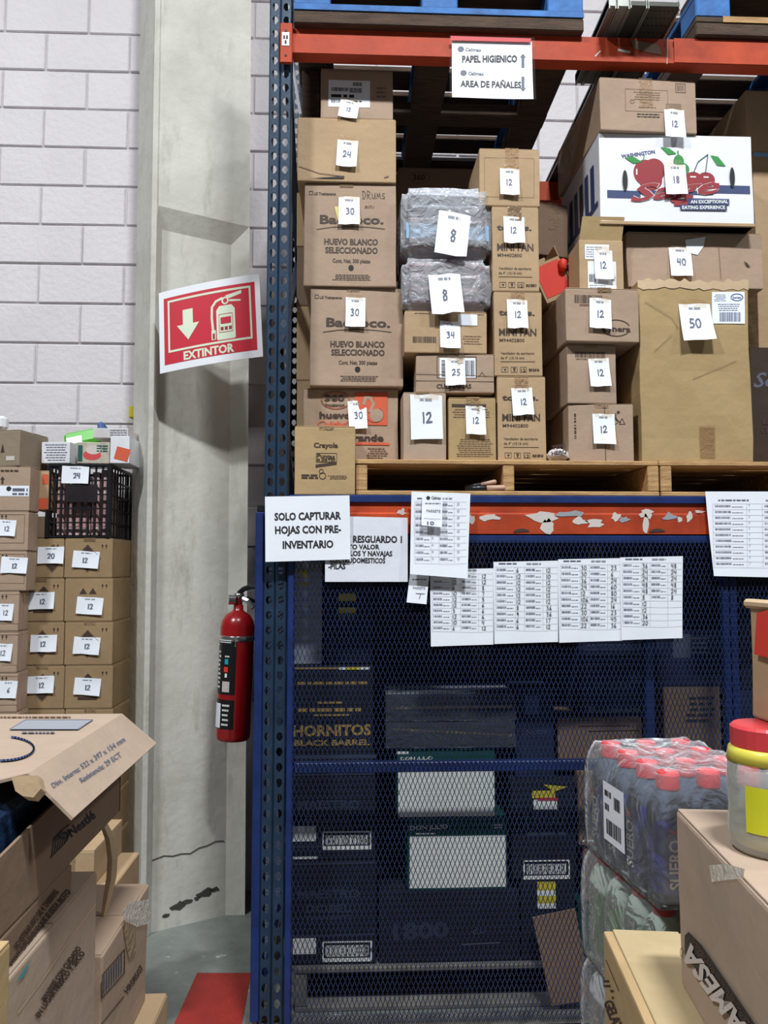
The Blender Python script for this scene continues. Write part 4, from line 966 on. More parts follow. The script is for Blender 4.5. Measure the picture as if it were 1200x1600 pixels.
# ---- far right edge
i = Ink(); i.text('slate', 'Soft', 1178, 592, 1240, 590, 22, .01, .35); i.text('brown', 'LE', 1190, 650, 1215, 650, 9, .03); i.text('brown', 'ITAS', 1188, 664, 1220, 664, 9, .03)
carton('dark printed pack low at the right edge of the shelf', (1174, 530, 1300, 717), 2.80, .5, kraft('dark_pack', srgb(70, 56, 48)), z0=SZ, tape=None, ink=i)
zz = TOP[0]; yb_ = 500
for _ in range(30): yb_ += (P(1230, yb_, 2.9).z - zz) * 300
i = Ink(); i.rect('skyblue', 1181, 240, 1300, 247)
carton('tall open tan carton with blue tape at the right edge', (1181, 240, 1300, yb_), 2.90, .4, K2, z0=zz, tape=None, ink=i, amp=.004, flaps=False)
carton('large tan carton cut by the right edge, highest of the right side', (1166, 141, 1300, 239), 2.90, .4, K2, z0=TOP[0], tape=None, amp=.003)
# pale sticks lying in the pallet opening
for (a, b, c, d, lab) in ((738, 764, 776, 754, 'upper pale round stick lying in the pallet opening'), (744, 768, 790, 757, 'lower pale round stick lying in the pallet opening')):
    y_ = 2.68 if a == 744 else 2.715
    o = thing('wooden_stick', lab, 'stick', P(a, b, y_))
    q = P(c, d, y_ - .02) - P(a, b, y_); q.z = .002 + (.0 if a == 744 else .014); o.location.z = ZP0 + .027 + (0 if a == 744 else .012)
    MB().tube([q * .35, q * .95, q], [.011, .010, .004], 10).build('tip', mat('pale_wood', srgb(204, 164, 140), .6), o, True); MB().tube([-q * .3, q * .36], [.013, .0125], 10).build('dark_sleeve', BLACKP, o, True)
# ================================================================== paper notices
def sheet(label, quad, Y, ink, m=PAPER, name='paper_notice', curl=.006, sleeve=False, cat='notice'):
    c = sum((P(x, y, Y) for x, y in quad), Vector()) / 4
    r = thing(name, label, cat, c)
    def sq_(u_, v_): return ((quad[0][0] * (1 - u_) + quad[1][0] * u_) * (1 - v_) + (quad[3][0] * (1 - u_) + quad[2][0] * u_) * v_, (quad[0][1] * (1 - u_) + quad[1][1] * u_) * (1 - v_) + (quad[3][1] * (1 - u_) + quad[2][1] * u_) * v_)
    ys = [q[1] for q in quad]; y0, y1 = min(ys), max(ys); xs = [q[0] for q in quad]
    def bend(px, py): v = (py - y0) / (y1 - y0); u_ = (px - min(xs)) / (max(xs) - min(xs)); return -curl * v * v - .003 * math.sin(u_ * 4 + v * 2) * v
    def mp(px, py, e=0.0): p = P(px, py, Y) - c; p.y += bend(px, py) - e; return p
    n = 6; vs = [mp(*sq_(i / n, j / n)) for j in range(n + 1) for i in range(n + 1)]
    MB().add(vs, [(j * (n + 1) + i, j * (n + 1) + i + 1, (j + 1) * (n + 1) + i + 1, (j + 1) * (n + 1) + i) for i in range(n) for j in range(n)]).build('sheet', m, r, True)
    ink.build(r, lambda a, b, e=0: mp(a, b, e + .0008), 'lettering')
    if sleeve:
        vs = [mp(*sq_(-.03 + 1.06 * i / n, -.06 + 1.08 * j / n), .004) for j in range(n + 1) for i in range(n + 1)]
        MB().add(vs, [(j * (n + 1) + i, j * (n + 1) + i + 1, (j + 1) * (n + 1) + i + 1, (j + 1) * (n + 1) + i) for i in range(n) for j in range(n)]).build('plastic_sleeve', SLEEVE, r, True)
    return r
i = Ink(); k = 'slate'
for (a, b) in ((720, 77), (724, 115)): i.ell(k, a, b, 5, 4.5); i.text(k, 'Calimax', a + 7, b + 3, a + 32, b + 4, 5, .015)
i.text('black', 'PAPEL HIGIENICO', 722, 98, 808, 97, 10, .03); i.text('black', 'AREA DE PAÑALES', 719, 137, 814, 138, 9.5, .014)
for y0_, y1_, s in ((86, 106, -1), (120, 142, 1)): x = 817; i.rect(k, x - 2.2, y0_, x + 2.2, y1_); t_ = y1_ if s > 0 else y0_; i.poly(k, [(x - 4.5, t_ - s * 4), (x + 4.5, t_ - s * 4), (x, t_ + s * 2)])
r = sheet('sleeved white notice for toilet paper and nappies hanging from the top beam', ((706, 62, ), (831, 65), (833, 156), (706, 154)), BY - .012, i, PAPER2, sleeve=True)
hs = MB(); q = [P(x, y, BY - .0185) - r.location for x, y in ((704, 56), (830, 60), (830, 66), (704, 63))]; hs.add(q, [(0, 1, 2, 3)]); hs.build('punched_strip', INK['pinkred'], r)
i = Ink(); b_ = .02
i.text('black', 'SOLO CAPTURAR', 429, 813, 533, 811, 11, b_); i.text('black', 'HOJAS CON PRE-', 430, 834, 533, 832, 11, b_); i.text('black', 'INVENTARIO', 442, 857, 521, 855.5, 11, b_)
sheet('white notice SOLO CAPTURAR taped over the upright post', ((414, 776), (546, 774), (548, 874), (415, 878)), RY - .04, i, curl=.004)
i = Ink(); i.text('black', 'AREA DE RESGUARDO 1', 500, 847, 628, 848, 10, .028); i.text('black', '-ALTO VALOR', 530, 858, 593, 858, 7, .028); i.text('black', 'CUCHILLOS Y NAVAJAS', 513, 868, 613, 869, 7.5, .028); i.text('black', 'ELECTRODOMESTICOS', 516, 879, 602, 880, 7.5, .028); i.text('black', '-PILAS', 513, 889, 540, 889, 8, .028)
sheet('glossy white notice DE RESGUARDO half hidden behind another sheet', ((508, 806), (637, 809), (637, 909), (508, 909)), RY - .026, i, PAPER2)
def table_ink(x0, y0, x1, y1, n, left, right, hx=(0.46, .82), big=True):
    X = lambda u_: x0 + (x1 - x0) * u_; i = Ink(); dy = (y1 - y0) / n
    i.micro('slate', X(.08), y0 - 7, X(.35), y0 - 4, 1, .8); i.micro('grey', X(.5), y0 - 7, X(.72), y0 - 4, 1, .8)
    for r_ in range(n + 1): i.line('pale', [(X(.03), y0 + r_ * dy), (X(.97), y0 + r_ * dy)], .45)
    for u_ in (.03, .33, .47, .75): i.line('pale', [(X(u_), y0), (X(u_), y1)], .35)
    for r_ in range(n):
        y = y0 + r_ * dy
        if r_ < len(left) and left[r_] is not None: i.bars('slate', X(.05), y + dy * .25, X(.19), y + dy * .62, .8); i.micro('grey', X(.20), y + dy * .45, X(.3), y + dy * .65, 1, .6); 
        if r_ < len(right) and right[r_] is not None: i.bars('slate', X(.49), y + dy * .25, X(.63), y + dy * .62, .8); i.micro('grey', X(.64), y + dy * .45, X(.72), y + dy * .65, 1, .6)
        for lst, u_ in ((left, .345), (right, .80)):
            if r_ < len(lst) and lst[r_]: i.hand('black' if big else 'grey', lst[r_], X(u_), y + dy * .15, 3.9 if big else 2.4, dy * (.72 if big else .4), .8 if big else .5)
    return i
rows = [(672, 890, 773, 1010, '12 12 6 10 12 12 3 12 10 6', '12 12 8 7 5 6 6 6 4 12', 'taped count sheet on the mesh, first from the left in the row of four'), (771, 878, 874, 1006, '6 12 12 12 12 12 8 9 6 6', '12 10 12 12 12 12 36 36 17 12', 'taped count sheet on the mesh, second from the left in the row of four'),
        (872, 874, 975, 1004, '30 30 36 24 12 106 22 30 106 22', '23 6 24 60 80 24 16 23 45 36', 'taped count sheet on the mesh, third in the row of four'), (969, 871, 1068, 1000, '36 24 24 48 48 8 12 12 36 20', '48 24 24 48 24 8', 'taped count sheet on the mesh, rightmost of the row of four')]
for n_, (a, b, c, d, l, r_, lab) in enumerate(rows):
    i = table_ink(a, b + (8 if n_ else 6), c, d - (22 if n_ else 24), 10, l.split(), r_.split())
    sheet(lab, ((a, b), (c - 1, b - 2), (c - 2, d - 3), (a + 1, d)), RY - .021 - .0012 * n_, i, name='count_sheet', cat='paper', curl=.003)
sheet('large count sheet hanging from the beam with a small tag clipped on it', ((643, 768), (735, 771), (730, 904), (640, 897)), RY - .044, table_ink(645, 784, 731, 880, 9, ['4'] * 9, ['10'] * 9, big=False), name='count_sheet', cat='paper', curl=.012)
i = Ink(); i.ell('black', 669, 778, 3, 3); i.text('black', 'Calimax', 674, 780, 689, 780.5, 4.5, .01); i.micro('grey', 664, 785, 688, 788, 1); i.text('grey', 'PARRETE', 666, 800, 688, 801, 4, .01); i.line('grey', [(662, 810), (688, 811)], .5); i.text('slate', '10', 667, 820, 678, 820, 5, .01)
sheet('small white tag clipped onto the large count sheet under the beam', ((660, 770), (692, 772), (690, 824), (658, 821)), RY - .060, i, name='paper_tag', cat='tag', curl=.01)
i = Ink(); i.micro('slate', 644, 904, 666, 907, 1); i.text('grey', 'PARRETE', 645, 920, 664, 921, 3.5, .01); i.hand('slate', 'T', 650, 926, 14, 9, 1, .1)
sheet('narrow scribbled paper tag hanging below the large count sheet', ((641, 893), (671, 897), (666, 944), (635, 941)), RY - .030, i, name='paper_tag', cat='tag', curl=.008)
sheet('count sheet hanging from the beam at the right edge', ((1102, 768), (1290, 768), (1290, 904), (1113, 900)), RY - .030, table_ink(1108, 787, 1284, 886, 11, ['7'] * 11, ['4'] * 11, big=False), name='count_sheet', cat='paper', curl=.01)
# ================================================================== goods inside the cage
random.seed(5)
IY = 2.80
zc_ = P(600, 1506, IY).z
fx0, fx1 = ux1 + .03, 1.85
pallet('grey worn pallet on the floor inside the cage', fx0, fx1, IY - .02, IY + .86, 0, zc_ - .0005, mat('grey_wood', srgb(128, 122, 114), .85, 0, .3, 8, .4, 30), ndeck=6)
LC = dict(name='liquor_carton', tape=None, amp=.0012)
def label_ink(i, x0, y0, x1, y1): i.frame('white', x0, y0, x1, y1, 2.2); i.bars('white', x0 + 4, y0 + 5, x1 - 4, y1 - 7, 1.6); i.rect('white', x0, y1 - 5, x1, y1); return i
def dobel(y0):
    i = Ink(); i.text('dim', 'MAESTRO', 465, y0 + 62, 562, y0 + 62, 13, .02); i.text('dim', 'DOBEL', 478, y0 + 85, 548, y0 + 85, 12, .02); i.text('dim', 'DIAMANTE', 480, y0 + 98, 550, y0 + 98, 8, .01)
    i.line('dim', [(457, y0 + 122), (584, y0 + 121)], 3); i.line('dim', [(457, y0 + 8), (584, y0 + 7)], 3); return i
i = dobel(1338); i.rect('white', 458, 1463, 494, 1488); label_ink(i, 505, 1470, 580, 1500)
carton('black liquor carton at the foot of the left column in the cage', (455, 1342, 588, 1506), IY, .36, BLACKBOX, z0=zc_, ink=i, **LC)
i = dobel(1198); i.rect('white', 458, 1287, 494, 1311); label_ink(i, 505, 1297, 579, 1324); i.rect('white', 458, 1335, 496, 1339)
carton('black liquor carton in the left column, just under the middle rail', (455, 1206, 587, 1341), IY, .36, BLACKBOX, z0=TOP[0], ink=i, **LC)
i = Ink(); i.text('gold', 'HORNITOS', 458, 1146, 580, 1145, 16, .04); i.text('gold', 'BLACK BARREL', 460, 1161, 578, 1161, 8.5, .03); i.micro('gold', 466, 1101, 564, 1107, 1, .9); i.micro('gold', 496, 1091, 534, 1095, 1, .8); i.micro('gold', 490, 1111, 545, 1115, 1, .7); i.micro('gold', 464, 1059, 576, 1064, 1, .9); i.rect('steel', 460, 1176, 588, 1182); i.rect('gold', 460, 1037, 530, 1040)
i.rect('white', 530, 1037, 578, 1041); i.rect('yellow', 540, 1037, 560, 1041)
carton('black liquor carton with gold lettering HORNITOS behind the mesh', (456, 1035, 584, 1205), IY, .36, BLACKBOX, z0=TOP[0], ink=i, **LC)
zL = TOP[0]
i = Ink(); i.rect('yellow', 468, 884, 482, 896); i.rect('yellow', 468, 904, 480, 910); i.ell('grey', 478, 950, 8, 8, 1); i.ell('grey', 484, 990, 8, 8, 1); i.bars('grey', 462, 1012, 500, 1024, 2)
carton('tall pale grey carton with yellow marks at the upper left inside the cage', (457, 872, 503, 1033), IY + .01, .3, kraft('pale_carton', srgb(176, 178, 192)), z0=zL, ink=i, **LC)
i = Ink(); i.rect('yellow', 529, 922, 556, 934); i.rect('yellow', 529, 944, 556, 953); i.rect('steel', 529, 954, 556, 964); i.line('steel', [(518, 997), (568, 996)], 1.5); i.frame('steel', 516, 1014, 568, 1030, 1.5)
carton('navy carton with a faded yellow label at the upper left inside the cage', (506, 880, 582, 1033), IY + .02, .3, NAVYBOX, z0=zL, ink=i, **LC)
i = Ink(); i.text('dim', '1800', 614, 1468, 700, 1466, 24, .02); i.line('slate', [(722, 1478), (780, 1476)], 2); i.text('steel', 'cu', 738, 1462, 760, 1460, 12, 0, .3)
carton('wide black carton marked 1800 under the white panel cartons', (592, 1393, 812, 1506), IY, .36, BLACKBOX, z0=zc_, ink=i, **LC)
i = Ink(); i.text('white', 'DON JULIO', 641, 1296, 700, 1294, 7, .01); i.micro('white', 650, 1300, 680, 1303, 1, .7); i.rect('white', 640, 1306, 790, 1388); i.micro('white', 772, 1288, 786, 1296, 2, .5)
carton('green carton with big white panel, lower of two inside the cage', (637, 1278, 793, 1392), IY, .36, GREENBOX, z0=TOP[0], ink=i, **LC)
i = Ink(); i.text('white', 'DON JULIO', 626, 1186, 676, 1185, 5, .01); i.rect('white', 620, 1172, 638, 1176); i.rect('white', 622, 1203, 772, 1276)
carton('green carton with big white panel behind the middle rail', (620, 1168, 774, 1277), IY, .36, GREENBOX, z0=TOP[0], ink=i, **LC)
zM = TOP[0]
for y0, y1, g0, g1, lab in ((1125, 1167, 1136, 1148, 'wrapped navy carton with slanting gold stripe, lower of the pair'), (1082, 1124, 1103, 1102, 'wrapped navy carton with bright gold stripe, upper of the pair')):
    i = Ink(); i.line('gold', [(612, g0), (798, g1)], 4)
    r, fm, (W, H, Zb) = carton(lab, (606, y0, 802, y1), IY, .36, NAVYBOX, z0=zM, ink=i, **LC); zM = TOP[0]
    bm = bmesh.new(); bmesh.ops.create_cube(bm, size=1)
    for v in bm.verts: v.co = Vector((v.co.x * (W + .012), v.co.y * .37 + .178, (v.co.z + .5) * (H + .004)))
    bmesh.ops.subdivide_edges(bm, edges=bm.edges[:], cuts=7, use_grid_fill=True)
    for v in bm.verts: q = noise.noise_vector(v.co * 12) * .006; v.co += Vector((q.x, q.y, 0))
    me = bpy.data.meshes.new('stretch_wrap'); bm.to_mesh(me); bm.free(); me.materials.append(WRAP); link('stretch_wrap', me, r)
i = Ink(); i.text('dim', '1800', 820, 1296, 884, 1294, 22, .02); i.micro('steel', 824, 1302, 884, 1310, 1, .7); i.rect('white', 834, 1252, 871, 1268); i.rect('yellow', 832, 1238, 868, 1250); i.poly('yellow', [(850, 1228), (888, 1232), (866, 1240)]); i.rect('red', 840, 1249, 872, 1254); label_ink(i, 818, 1349, 888, 1377)
zR_ = zc_
i2 = Ink(); i2.rect('yellow', 840, 1381, 869, 1395); i2.rect('white', 840, 1395, 869, 1404); i2.rect('yellow', 840, 1404, 869, 1416); i2.rect('white', 840, 1416, 869, 1424)
carton('black carton with yellow and white tape label, behind the leaning board', (814, 1378, 900, 1506), IY, .36, BLACKBOX, z0=zR_, ink=i2, **LC)
carton('black carton marked 1800 with a barcode frame, beside the white panel cartons', (800, 1222, 900, 1377), IY, .36, BLACKBOX, z0=TOP[0], ink=i, **LC)
zS = TOP[0]
carton('navy carton on the 1800 carton right of the wrapped pair', (806, 1078, 866, 1220), IY + .02, .34, NAVYBOX, z0=zS, ink=Ink().text('steel', 'Notto', 822, 1152, 856, 1150, 8, .01).rect('blue', 820, 1090, 842, 1120), **LC)
# leaning cardboard sheet
q = [P(832, 1434, 2.745), P(899, 1420, 2.745), P(924, 1562, 2.705), P(862, 1572, 2.705)]
lb = MB(); lb.add([p for p in q] + [p + Vector((0, .006, 0)) for p in q], [(0, 1, 2, 3), (7, 6, 5, 4), (0, 4, 5, 1), (1, 5, 6, 2), (2, 6, 7, 3), (3, 7, 4, 0)])
tag(lb.build('cardboard_sheet', K5), 'kraft cardboard sheet leaning inside the cage mesh', 'cardboard')
carton('dark green carton at the bottom of the cage right of the leaning sheet', (903, 1418, 1004, 1506), IY + .02, .34, GREENBOX, z0=zc_, **LC)
carton('brown kraft carton low in the cage behind the bottle packs, lower one', (912, 1328, 1004, 1417), IY + .01, .34, K5, z0=TOP[0], **LC)
i = Ink(); i.ell('hole', 926, 1268, 6, 8); i.ell('hole', 926, 1286, 4, 5); i.rect('white', 908, 1318, 946, 1321)
carton('brown kraft carton low in the cage behind the bottle packs, upper one', (904, 1212, 1004, 1327), IY, .34, K5, z0=TOP[0], ink=i, **LC)
i = Ink(); i.line('brown', [(920, 1150), (1000, 1149)], 2); i.line('brown', [(905, 1142), (985, 1141)], 1.5)
carton('low brown kraft carton above the middle rail near the inner post', (872, 1130, 1004, 1211), IY + .03, .34, K5, z0=TOP[0], ink=i, **LC)
zT = TOP[0]
i = Ink(); i.text('slate', 'Buchanans', 918, 1122, 1000, 1121, 9, .02); i.micro('slate', 985, 1058, 1003, 1076, 5, .4); i.text('steel', 'Whisky', 930, 1085, 985, 1083, 12, .01, .3)
carton('navy carton with white script line above the low brown carton', (908, 1056, 1004, 1128), IY + .05, .34, NAVYBOX, z0=zT, ink=i, **LC)
carton('navy carton high in the cage left of the inner post', (905, 1000, 1003, 1054), IY + .05, .34, NAVYBOX, z0=TOP[0], ink=Ink().micro('steel', 915, 1010, 1000, 1048, 5, .4), **LC)
for (rc, m, lab, ii) in (((1026, 1200, 1128, 1506), BLACKBOX, 'tall black carton between inner post and door post, at the bottom', None), ((1038, 1092, 1127, 1199), K5, 'dark brown printed carton between inner post and door post', Ink().micro('black', 1070, 1105, 1120, 1150, 5, .5, .2)), ((1026, 1000, 1127, 1090), NAVYBOX, 'navy carton with grey barcode label near the door post', Ink().rect('slate', 1052, 1006, 1080, 1044).micro('slate', 1082, 1010, 1106, 1040, 4, .5))):
    carton(lab, rc, IY + .05, .34, m, z0=zc_ if rc[3] == 1506 else TOP[0], ink=ii, **LC)
zz_ = zc_
for k, lab in enumerate(('black carton right of the door post, bottom', 'black carton right of the door post, middle', 'black carton right of the door post, top')):
    carton(lab, (1156, 1506 - 205 * (k + 1), 1290, 1506 - 205 * k), IY + .03, .34, BLACKBOX if k != 1 else NAVYBOX, z0=zz_, **LC); zz_ = TOP[0]
# made-up dark cartons, added to keep the back of the cage dark
for c in range(4):
    zz_ = zc_
    for r_ in range(4):
        x0 = ux1 + .012 + c * .5; W_ = .485; H_ = (LZ - .05 - zc_) / 4 - .001
        b = MB(); b.box((0, .17, H_ / 2 - .0005), (W_, .34, H_ - .002), ch=.006)
        o = thing('liquor_carton', 'made-up dark carton added to keep the back of the cage dark', 'box', (x0 + W_ / 2, 3.22, zz_), 0, 'cartons filling the back of the cage'); b.build('body', NAVYBOX if (c + r_) % 2 else BLACKBOX, o)
        s = MB(); s.box((0, -.0008, H_ * .5), (.06, .001, H_ * .96)); s.build('tape', BTAPE, o); zz_ += H_
# ================================================================== background stack on the left, in front of the block wall
random.seed(9)
QY = 3.33
def hazard(cx, cy, s=14, kind=0):
    i = Ink(); k = 'brown'
    if kind == 0: i.poly(k, [(cx, cy - s * 1.5), (cx + s * 1.1, cy - s * .3), (cx - s * 1.1, cy - s * .3)]); i.poly(k, [(cx, cy + s * 1.5), (cx + s * 1.1, cy + s * .3), (cx - s * 1.1, cy + s * .3)]); i.line('faint', [(cx - s * 1.5, cy), (cx, cy - s * 1.6), (cx + s * 1.5, cy), (cx, cy + s * 1.6), (cx - s * 1.5, cy)], .7)
    elif kind == 1: [i.poly(k, [(cx + d, cy - s * 1.4), (cx + d + 6, cy - s * .7), (cx + d - 6, cy - s * .7)]) for d in (-7, 8)]
    else: i.rect(k, cx - 15, cy + s * 1.1, cx + 15, cy + s * 1.1 + 5); i.poly(k, [(cx - 8, cy - s), (cx + 8, cy - s), (cx, cy - s * 1.6)])
    return i
def arrows(i, x, y):
    for d in (0, 6): i.line('brown', [(x + d, y + 5), (x + d, y)], 1); i.poly('brown', [(x + d - 2, y + 1.5), (x + d + 2, y + 1.5), (x + d, y - 2)])
    return i
rowsL = [(835, 897), (898, 966), (967, 1035), (1036, 1104), (1105, 1173), (1174, 1242), (1243, 1311), (1312, 1380)]
zq = [P(100, y1, QY).z for _, y1 in rowsL]; zlow = 0.0
# pallet under the stack
pallet('dark pallet under the background carton stack on the left', P(31, 1400, QY).x, P(178, 1400, QY).x, QY + .02, QY + .33, 0, zq[-1] - .0006, WOODD, ndeck=3)
slA = ['20', '12', '12', '12', None, None, None, None]
posw = ('top row of the background stack', 'second row of the background stack', 'third row of the background stack', 'fourth row of the background stack', 'fifth row of the background stack', 'sixth row of the background stack', 'seventh row of the background stack', 'lowest row of the background stack')
slpos = {(0, 0): (80, 861), (0, 1): (65, 933), (0, 2): (69, 1000), (0, 3): (64, 1065), (1, 0): (135, 868), (1, 1): (141, 941), (1, 2): (136, 1004), (1, 3): (137, 1069)}
zcur = zq[-1]
for r_ in range(7, -1, -1):
    y0, y1 = rowsL[r_]
    for c in (0, 1):
        x0, x1 = ((46, 100), (101, 176))[c] if r_ == 0 else ((32, 100), (101, 176))[c] if r_ == 1 else ((30, 100), (101, 176))[c]
        i = hazard(x0 + 36, (y0 + y1) / 2, 14, (0, 2, 0, 0, 0, 0, 0, 0)[r_] if c == 0 else (0, 1, 0, 2, 2, 0, 0, 0)[r_]); arrows(i, x1 - 16, y0 + 10)
        sp = slpos.get((c, r_)); num = ('20' if r_ == 0 and c == 0 else '12')
        carton('tan bottle carton, %s, %s column' % (posw[r_], ('inner', 'column-side')[c]), (x0, y0, x1, y1), QY, .27, K7, z0=zcur, tape='top' if (r_ + c) % 2 else None, amp=.001, ink=i, slip=(sp[0], sp[1], 41, 27, num, 3 if c else -1, .006, True, False, .36) if sp else None, group='tan bottle cartons in the background stack')
    zcur = TOP[0]
zcr = zcur
# column of kraft cartons at the left edge
yl_ = [(990 + 130, 1240), (1056, 1119), (990, 1055), (926, 989), (862, 925), (799, 861), (728, 798)]
QL = 3.22
z_ = P(20, 1240, QL).z
carton('large kraft carton at the left edge under the slipped column', (-60, 1240, 26, 1500), QL, .10, K1, z0=0, amp=.002, tape=None, flaps=False)
z_ = TOP[0]
specs = [((-60, 1119, 27, 1240), None, 'kraft carton low at the left edge of the picture'), ((-60, 1056, 27, 1118), (13, 1081, 28, 28, '6'), 'kraft carton with slip 6 at the left edge'), ((-60, 990, 27, 1055), (6, 1022, 26, 27, '12'), 'kraft carton with a cut off slip, above the slip 6 carton'), ((-60, 926, 29, 989), (8, 958, 26, 27, '12'), 'kraft carton with a cut off slip, third above the slip 6 carton'),
         ((-60, 862, 41, 925), (22, 884, 41, 26, '12'), 'kraft carton with slip 12 beside the top row of bottle cartons'), ((-60, 799, 44, 861), (10, 825, 30, 26, '12'), 'kraft carton with hand hole and slip 12 below the carton with white strip')]
for rc, sl, lab in specs:
    i = Ink(); i.frame('faint', -50, rc[1] + 4, 38, rc[3] - 12, .8); arrows(i, 3, rc[1] + 6)
    carton(lab, rc, QL, .10, K1, z0=z_, amp=.002, tape=None, ink=i, slip=(*sl, 2, .005, True, False, .36) if sl else None, rz=.0); z_ = TOP[0]
i = Ink(); i.c.setdefault(PAPER, ([], [])); i.rect(PAPER, -50, 758, 46, 775); i.ell('black', 14, 763, 4, 4); i.micro('slate', 20, 761, 44, 767, 1, .8); i.micro('slate', 20, 769, 44, 773, 1, .8); i.micro('brown', 0, 732, 28, 735, 1, .8); i.poly('brown', [(0, 748), (7, 748), (3.5, 743)]); i.rect('brown', 2, 748, 5, 755)
carton('kraft carton with a white barcode strip at the left edge', (-60, 728, 47, 798), QL, .10, K1, z0=z_, amp=.002, tape=None, ink=i)
i = Ink(); i.poly('brown', [(3, 705), (10, 705), (6.5, 690)]); i.rect('scuff', 13, 711, 28, 718)
carton('greyish kraft carton with an up arrow, highest at the left edge', (-60, 670, 36, 727), QL + .02, .2, kraft('kraft_ash', srgb(146, 130, 112)), z0=TOP[0], amp=.002, tape=None, ink=i, rz=-.2)
i = Ink(); i.rect('orange', 66, 740, 75, 756); i.rect('orange', 60, 778, 76, 796)
carton('narrow tan carton with orange tape wedged beside the black crate', (49, 735, 76, 797), QY - .01, .2, K2, z0=P(60, 797, QY).z, tape=None, ink=i, amp=.001)
carton('low brown carton under the narrow taped carton beside the crate', (47, 799, 74, 833), QY, .2, K5, z0=zcr, tape=None, amp=.001)
# black lattice crate
kx0, kx1 = P(75, 780, QY).x, P(170, 780, QY).x; kz0 = zcr + .001; kz1 = P(120, 727, QY).z; KW, KH, KD = kx1 - kx0, kz1 - kz0, .36
cr = thing('plastic_crate', 'black plastic lattice crate on the background carton stack', 'crate', ((kx0 + kx1) / 2, QY, kz0))
m = MB()
for y in (0.003, KD - .003):
    for k in range(10): x = -KW / 2 + KW * k / 9; m.bar((x, y, 0), (x, y, KH), .007, .006, (0, 1, 0))
    for k in range(6): z = .004 + (KH - .008) * k / 5; m.bar((-KW / 2, y, z), (KW / 2, y, z), .008, .006)
for x in (-KW / 2, KW / 2):
    for k in range(10): y = KD * k / 9; m.bar((x, y, 0), (x, y, KH), .007, .006, (1, 0, 0))
    for k in range(6): z = .004 + (KH - .008) * k / 5; m.bar((x, 0, z), (x, KD, z), .006, .008)
    for y in (0.003, KD): m.box((x, y, KH / 2), (.018, .018, KH), ch=.003)
m.box((0, KD / 2, .004), (KW, KD, .006)); m.build('lattice_body', BLACKP, cr)
rim = MB()
for a, b in (((-KW / 2, 0, KH), (KW / 2, 0, KH)), ((-KW / 2, KD, KH), (KW / 2, KD, KH)), ((-KW / 2, 0, KH), (-KW / 2, KD, KH)), ((KW / 2, 0, KH), (KW / 2, KD, KH))): rim.bar(a, b, .014, .012, ch=.002)
rim.build('rim', BLACKP, cr)
p0, p1 = P(102, 785, QY - .006), P(153, 757, QY - .006); MB().span((p0.x - cr.location.x, -.012, p0.z - kz0), (p1.x - cr.location.x, -.006, p1.z - kz0), .002).build('name_plate', mat('crate_plate', srgb(52, 46, 50), .25, var=.3, scale=3), cr)
paper_slip(cr, lambda a, b, e=0, off=0: P(a, b, QY - .012) - cr.location - Vector((0, e + off, 0)), 118, 742, 42, 27, '24', 2, .004, True, False, .36)
for k in range(6):
    x = kx0 + .03 + (KW - .05) * k / 5.6; b = MB(); hgt = KH * random.uniform(.72, .95)
    o = thing('snack_packet', 'pink and cream printed packet standing inside the black crate', 'packet', (x + .012, QY + .02, kz0 + .009), 0, 'packets standing inside the black crate')
    MB().box((0, .09, hgt / 2), (.030, .16, hgt), ch=.004).build('packet_body', mat('packet_cream', srgb(206, 188, 186), .4, var=.3, scale=30, dark=srgb(150, 90, 100)), o)
    MB().box((0, .009, hgt * .35), (.026, .002, hgt * .4)).build('packet_print', mat('packet_pink', srgb(196, 150, 150), .4, var=.25, scale=30), o)
# things lying on the crate
def flatbox(label, rc, Y, d, m, ink, z, name='small_box', rz=0.0, rx=0.0):
    return carton(label, rc, Y, d, m, rz, z, .0008, None, None, (), ink, name, 'box', flaps=False, bev=.002, rx=rx)
zt = kz1 + .009
wp = mat('white_packet', srgb(226, 226, 232), .4, var=.06, scale=12)
flatbox('white box with dense grey print on the crate, leftmost', (64, 691, 110, 724), QY, .2, wp, Ink().micro('slate', 68, 694, 108, 722, 7, .35, .2), zt, rz=-.08)
flatbox('glossy box with a pink and green picture on the crate', (121, 692, 171, 725), QY, .2, mat('picture_box', srgb(196, 186, 170), .3, var=.2, scale=18), Ink().ell('pinkred', 144, 712, 14, 8).ell('scuff', 146, 704, 12, 7).rect('dgreen', 122, 697, 129, 722).micro('dgreen', 151, 696, 169, 708, 3, .5), zt, rz=.02)
flatbox('white box with an orange price tag at the end of the crate', (172, 690, 202, 732), QY - .01, .2, wp, Ink().rect('orange', 180, 708, 202, 728, .25), zt)
flatbox('pale printed box lying on the white boxes beside the column', (145, 676, 200, 691), QY + .02, .2, mat('pale_print', srgb(206, 200, 200), .4, var=.1, scale=20), Ink().micro('slate', 172, 678, 198, 689, 3, .4), TOP[0] - .002)
gp = thing('green_package', 'bright green and blue soft package leaning on the crate boxes', 'package', P(133, 692, QY + .17), rx=-.3, ry=-.2)
MB().box((0, .03, .035), (.19, .07, .07), ch=.012).build('pack_body', mat('green_pack', srgb(84, 184, 40), .35, var=.1), gp); MB().box((.085, .0, .045), (.03, .074, .06), ch=.01).build('blue_corner', INK['blue'], gp)
MB().box((-.045, -.007, .02), (.07, .003, .035)).build('white_panel', PAPER, gp)
yy = tag(MB().span(P(201, 652, WY - .08), P(214, 636, WY - .06) + Vector((0, .05, 0)), .002).build('yellow_note', INK['yellow']), 'yellow note half hidden behind the column above the crate', 'note')
o = MB().box((0, 0, .03), (.05, .05, .06), ch=.012).build('white_pack', wp, None, False, P(2, 672, QL + .15) + Vector((0, 0, .0))); tag(o, 'small white and blue pack at the left edge on the top carton', 'pack')
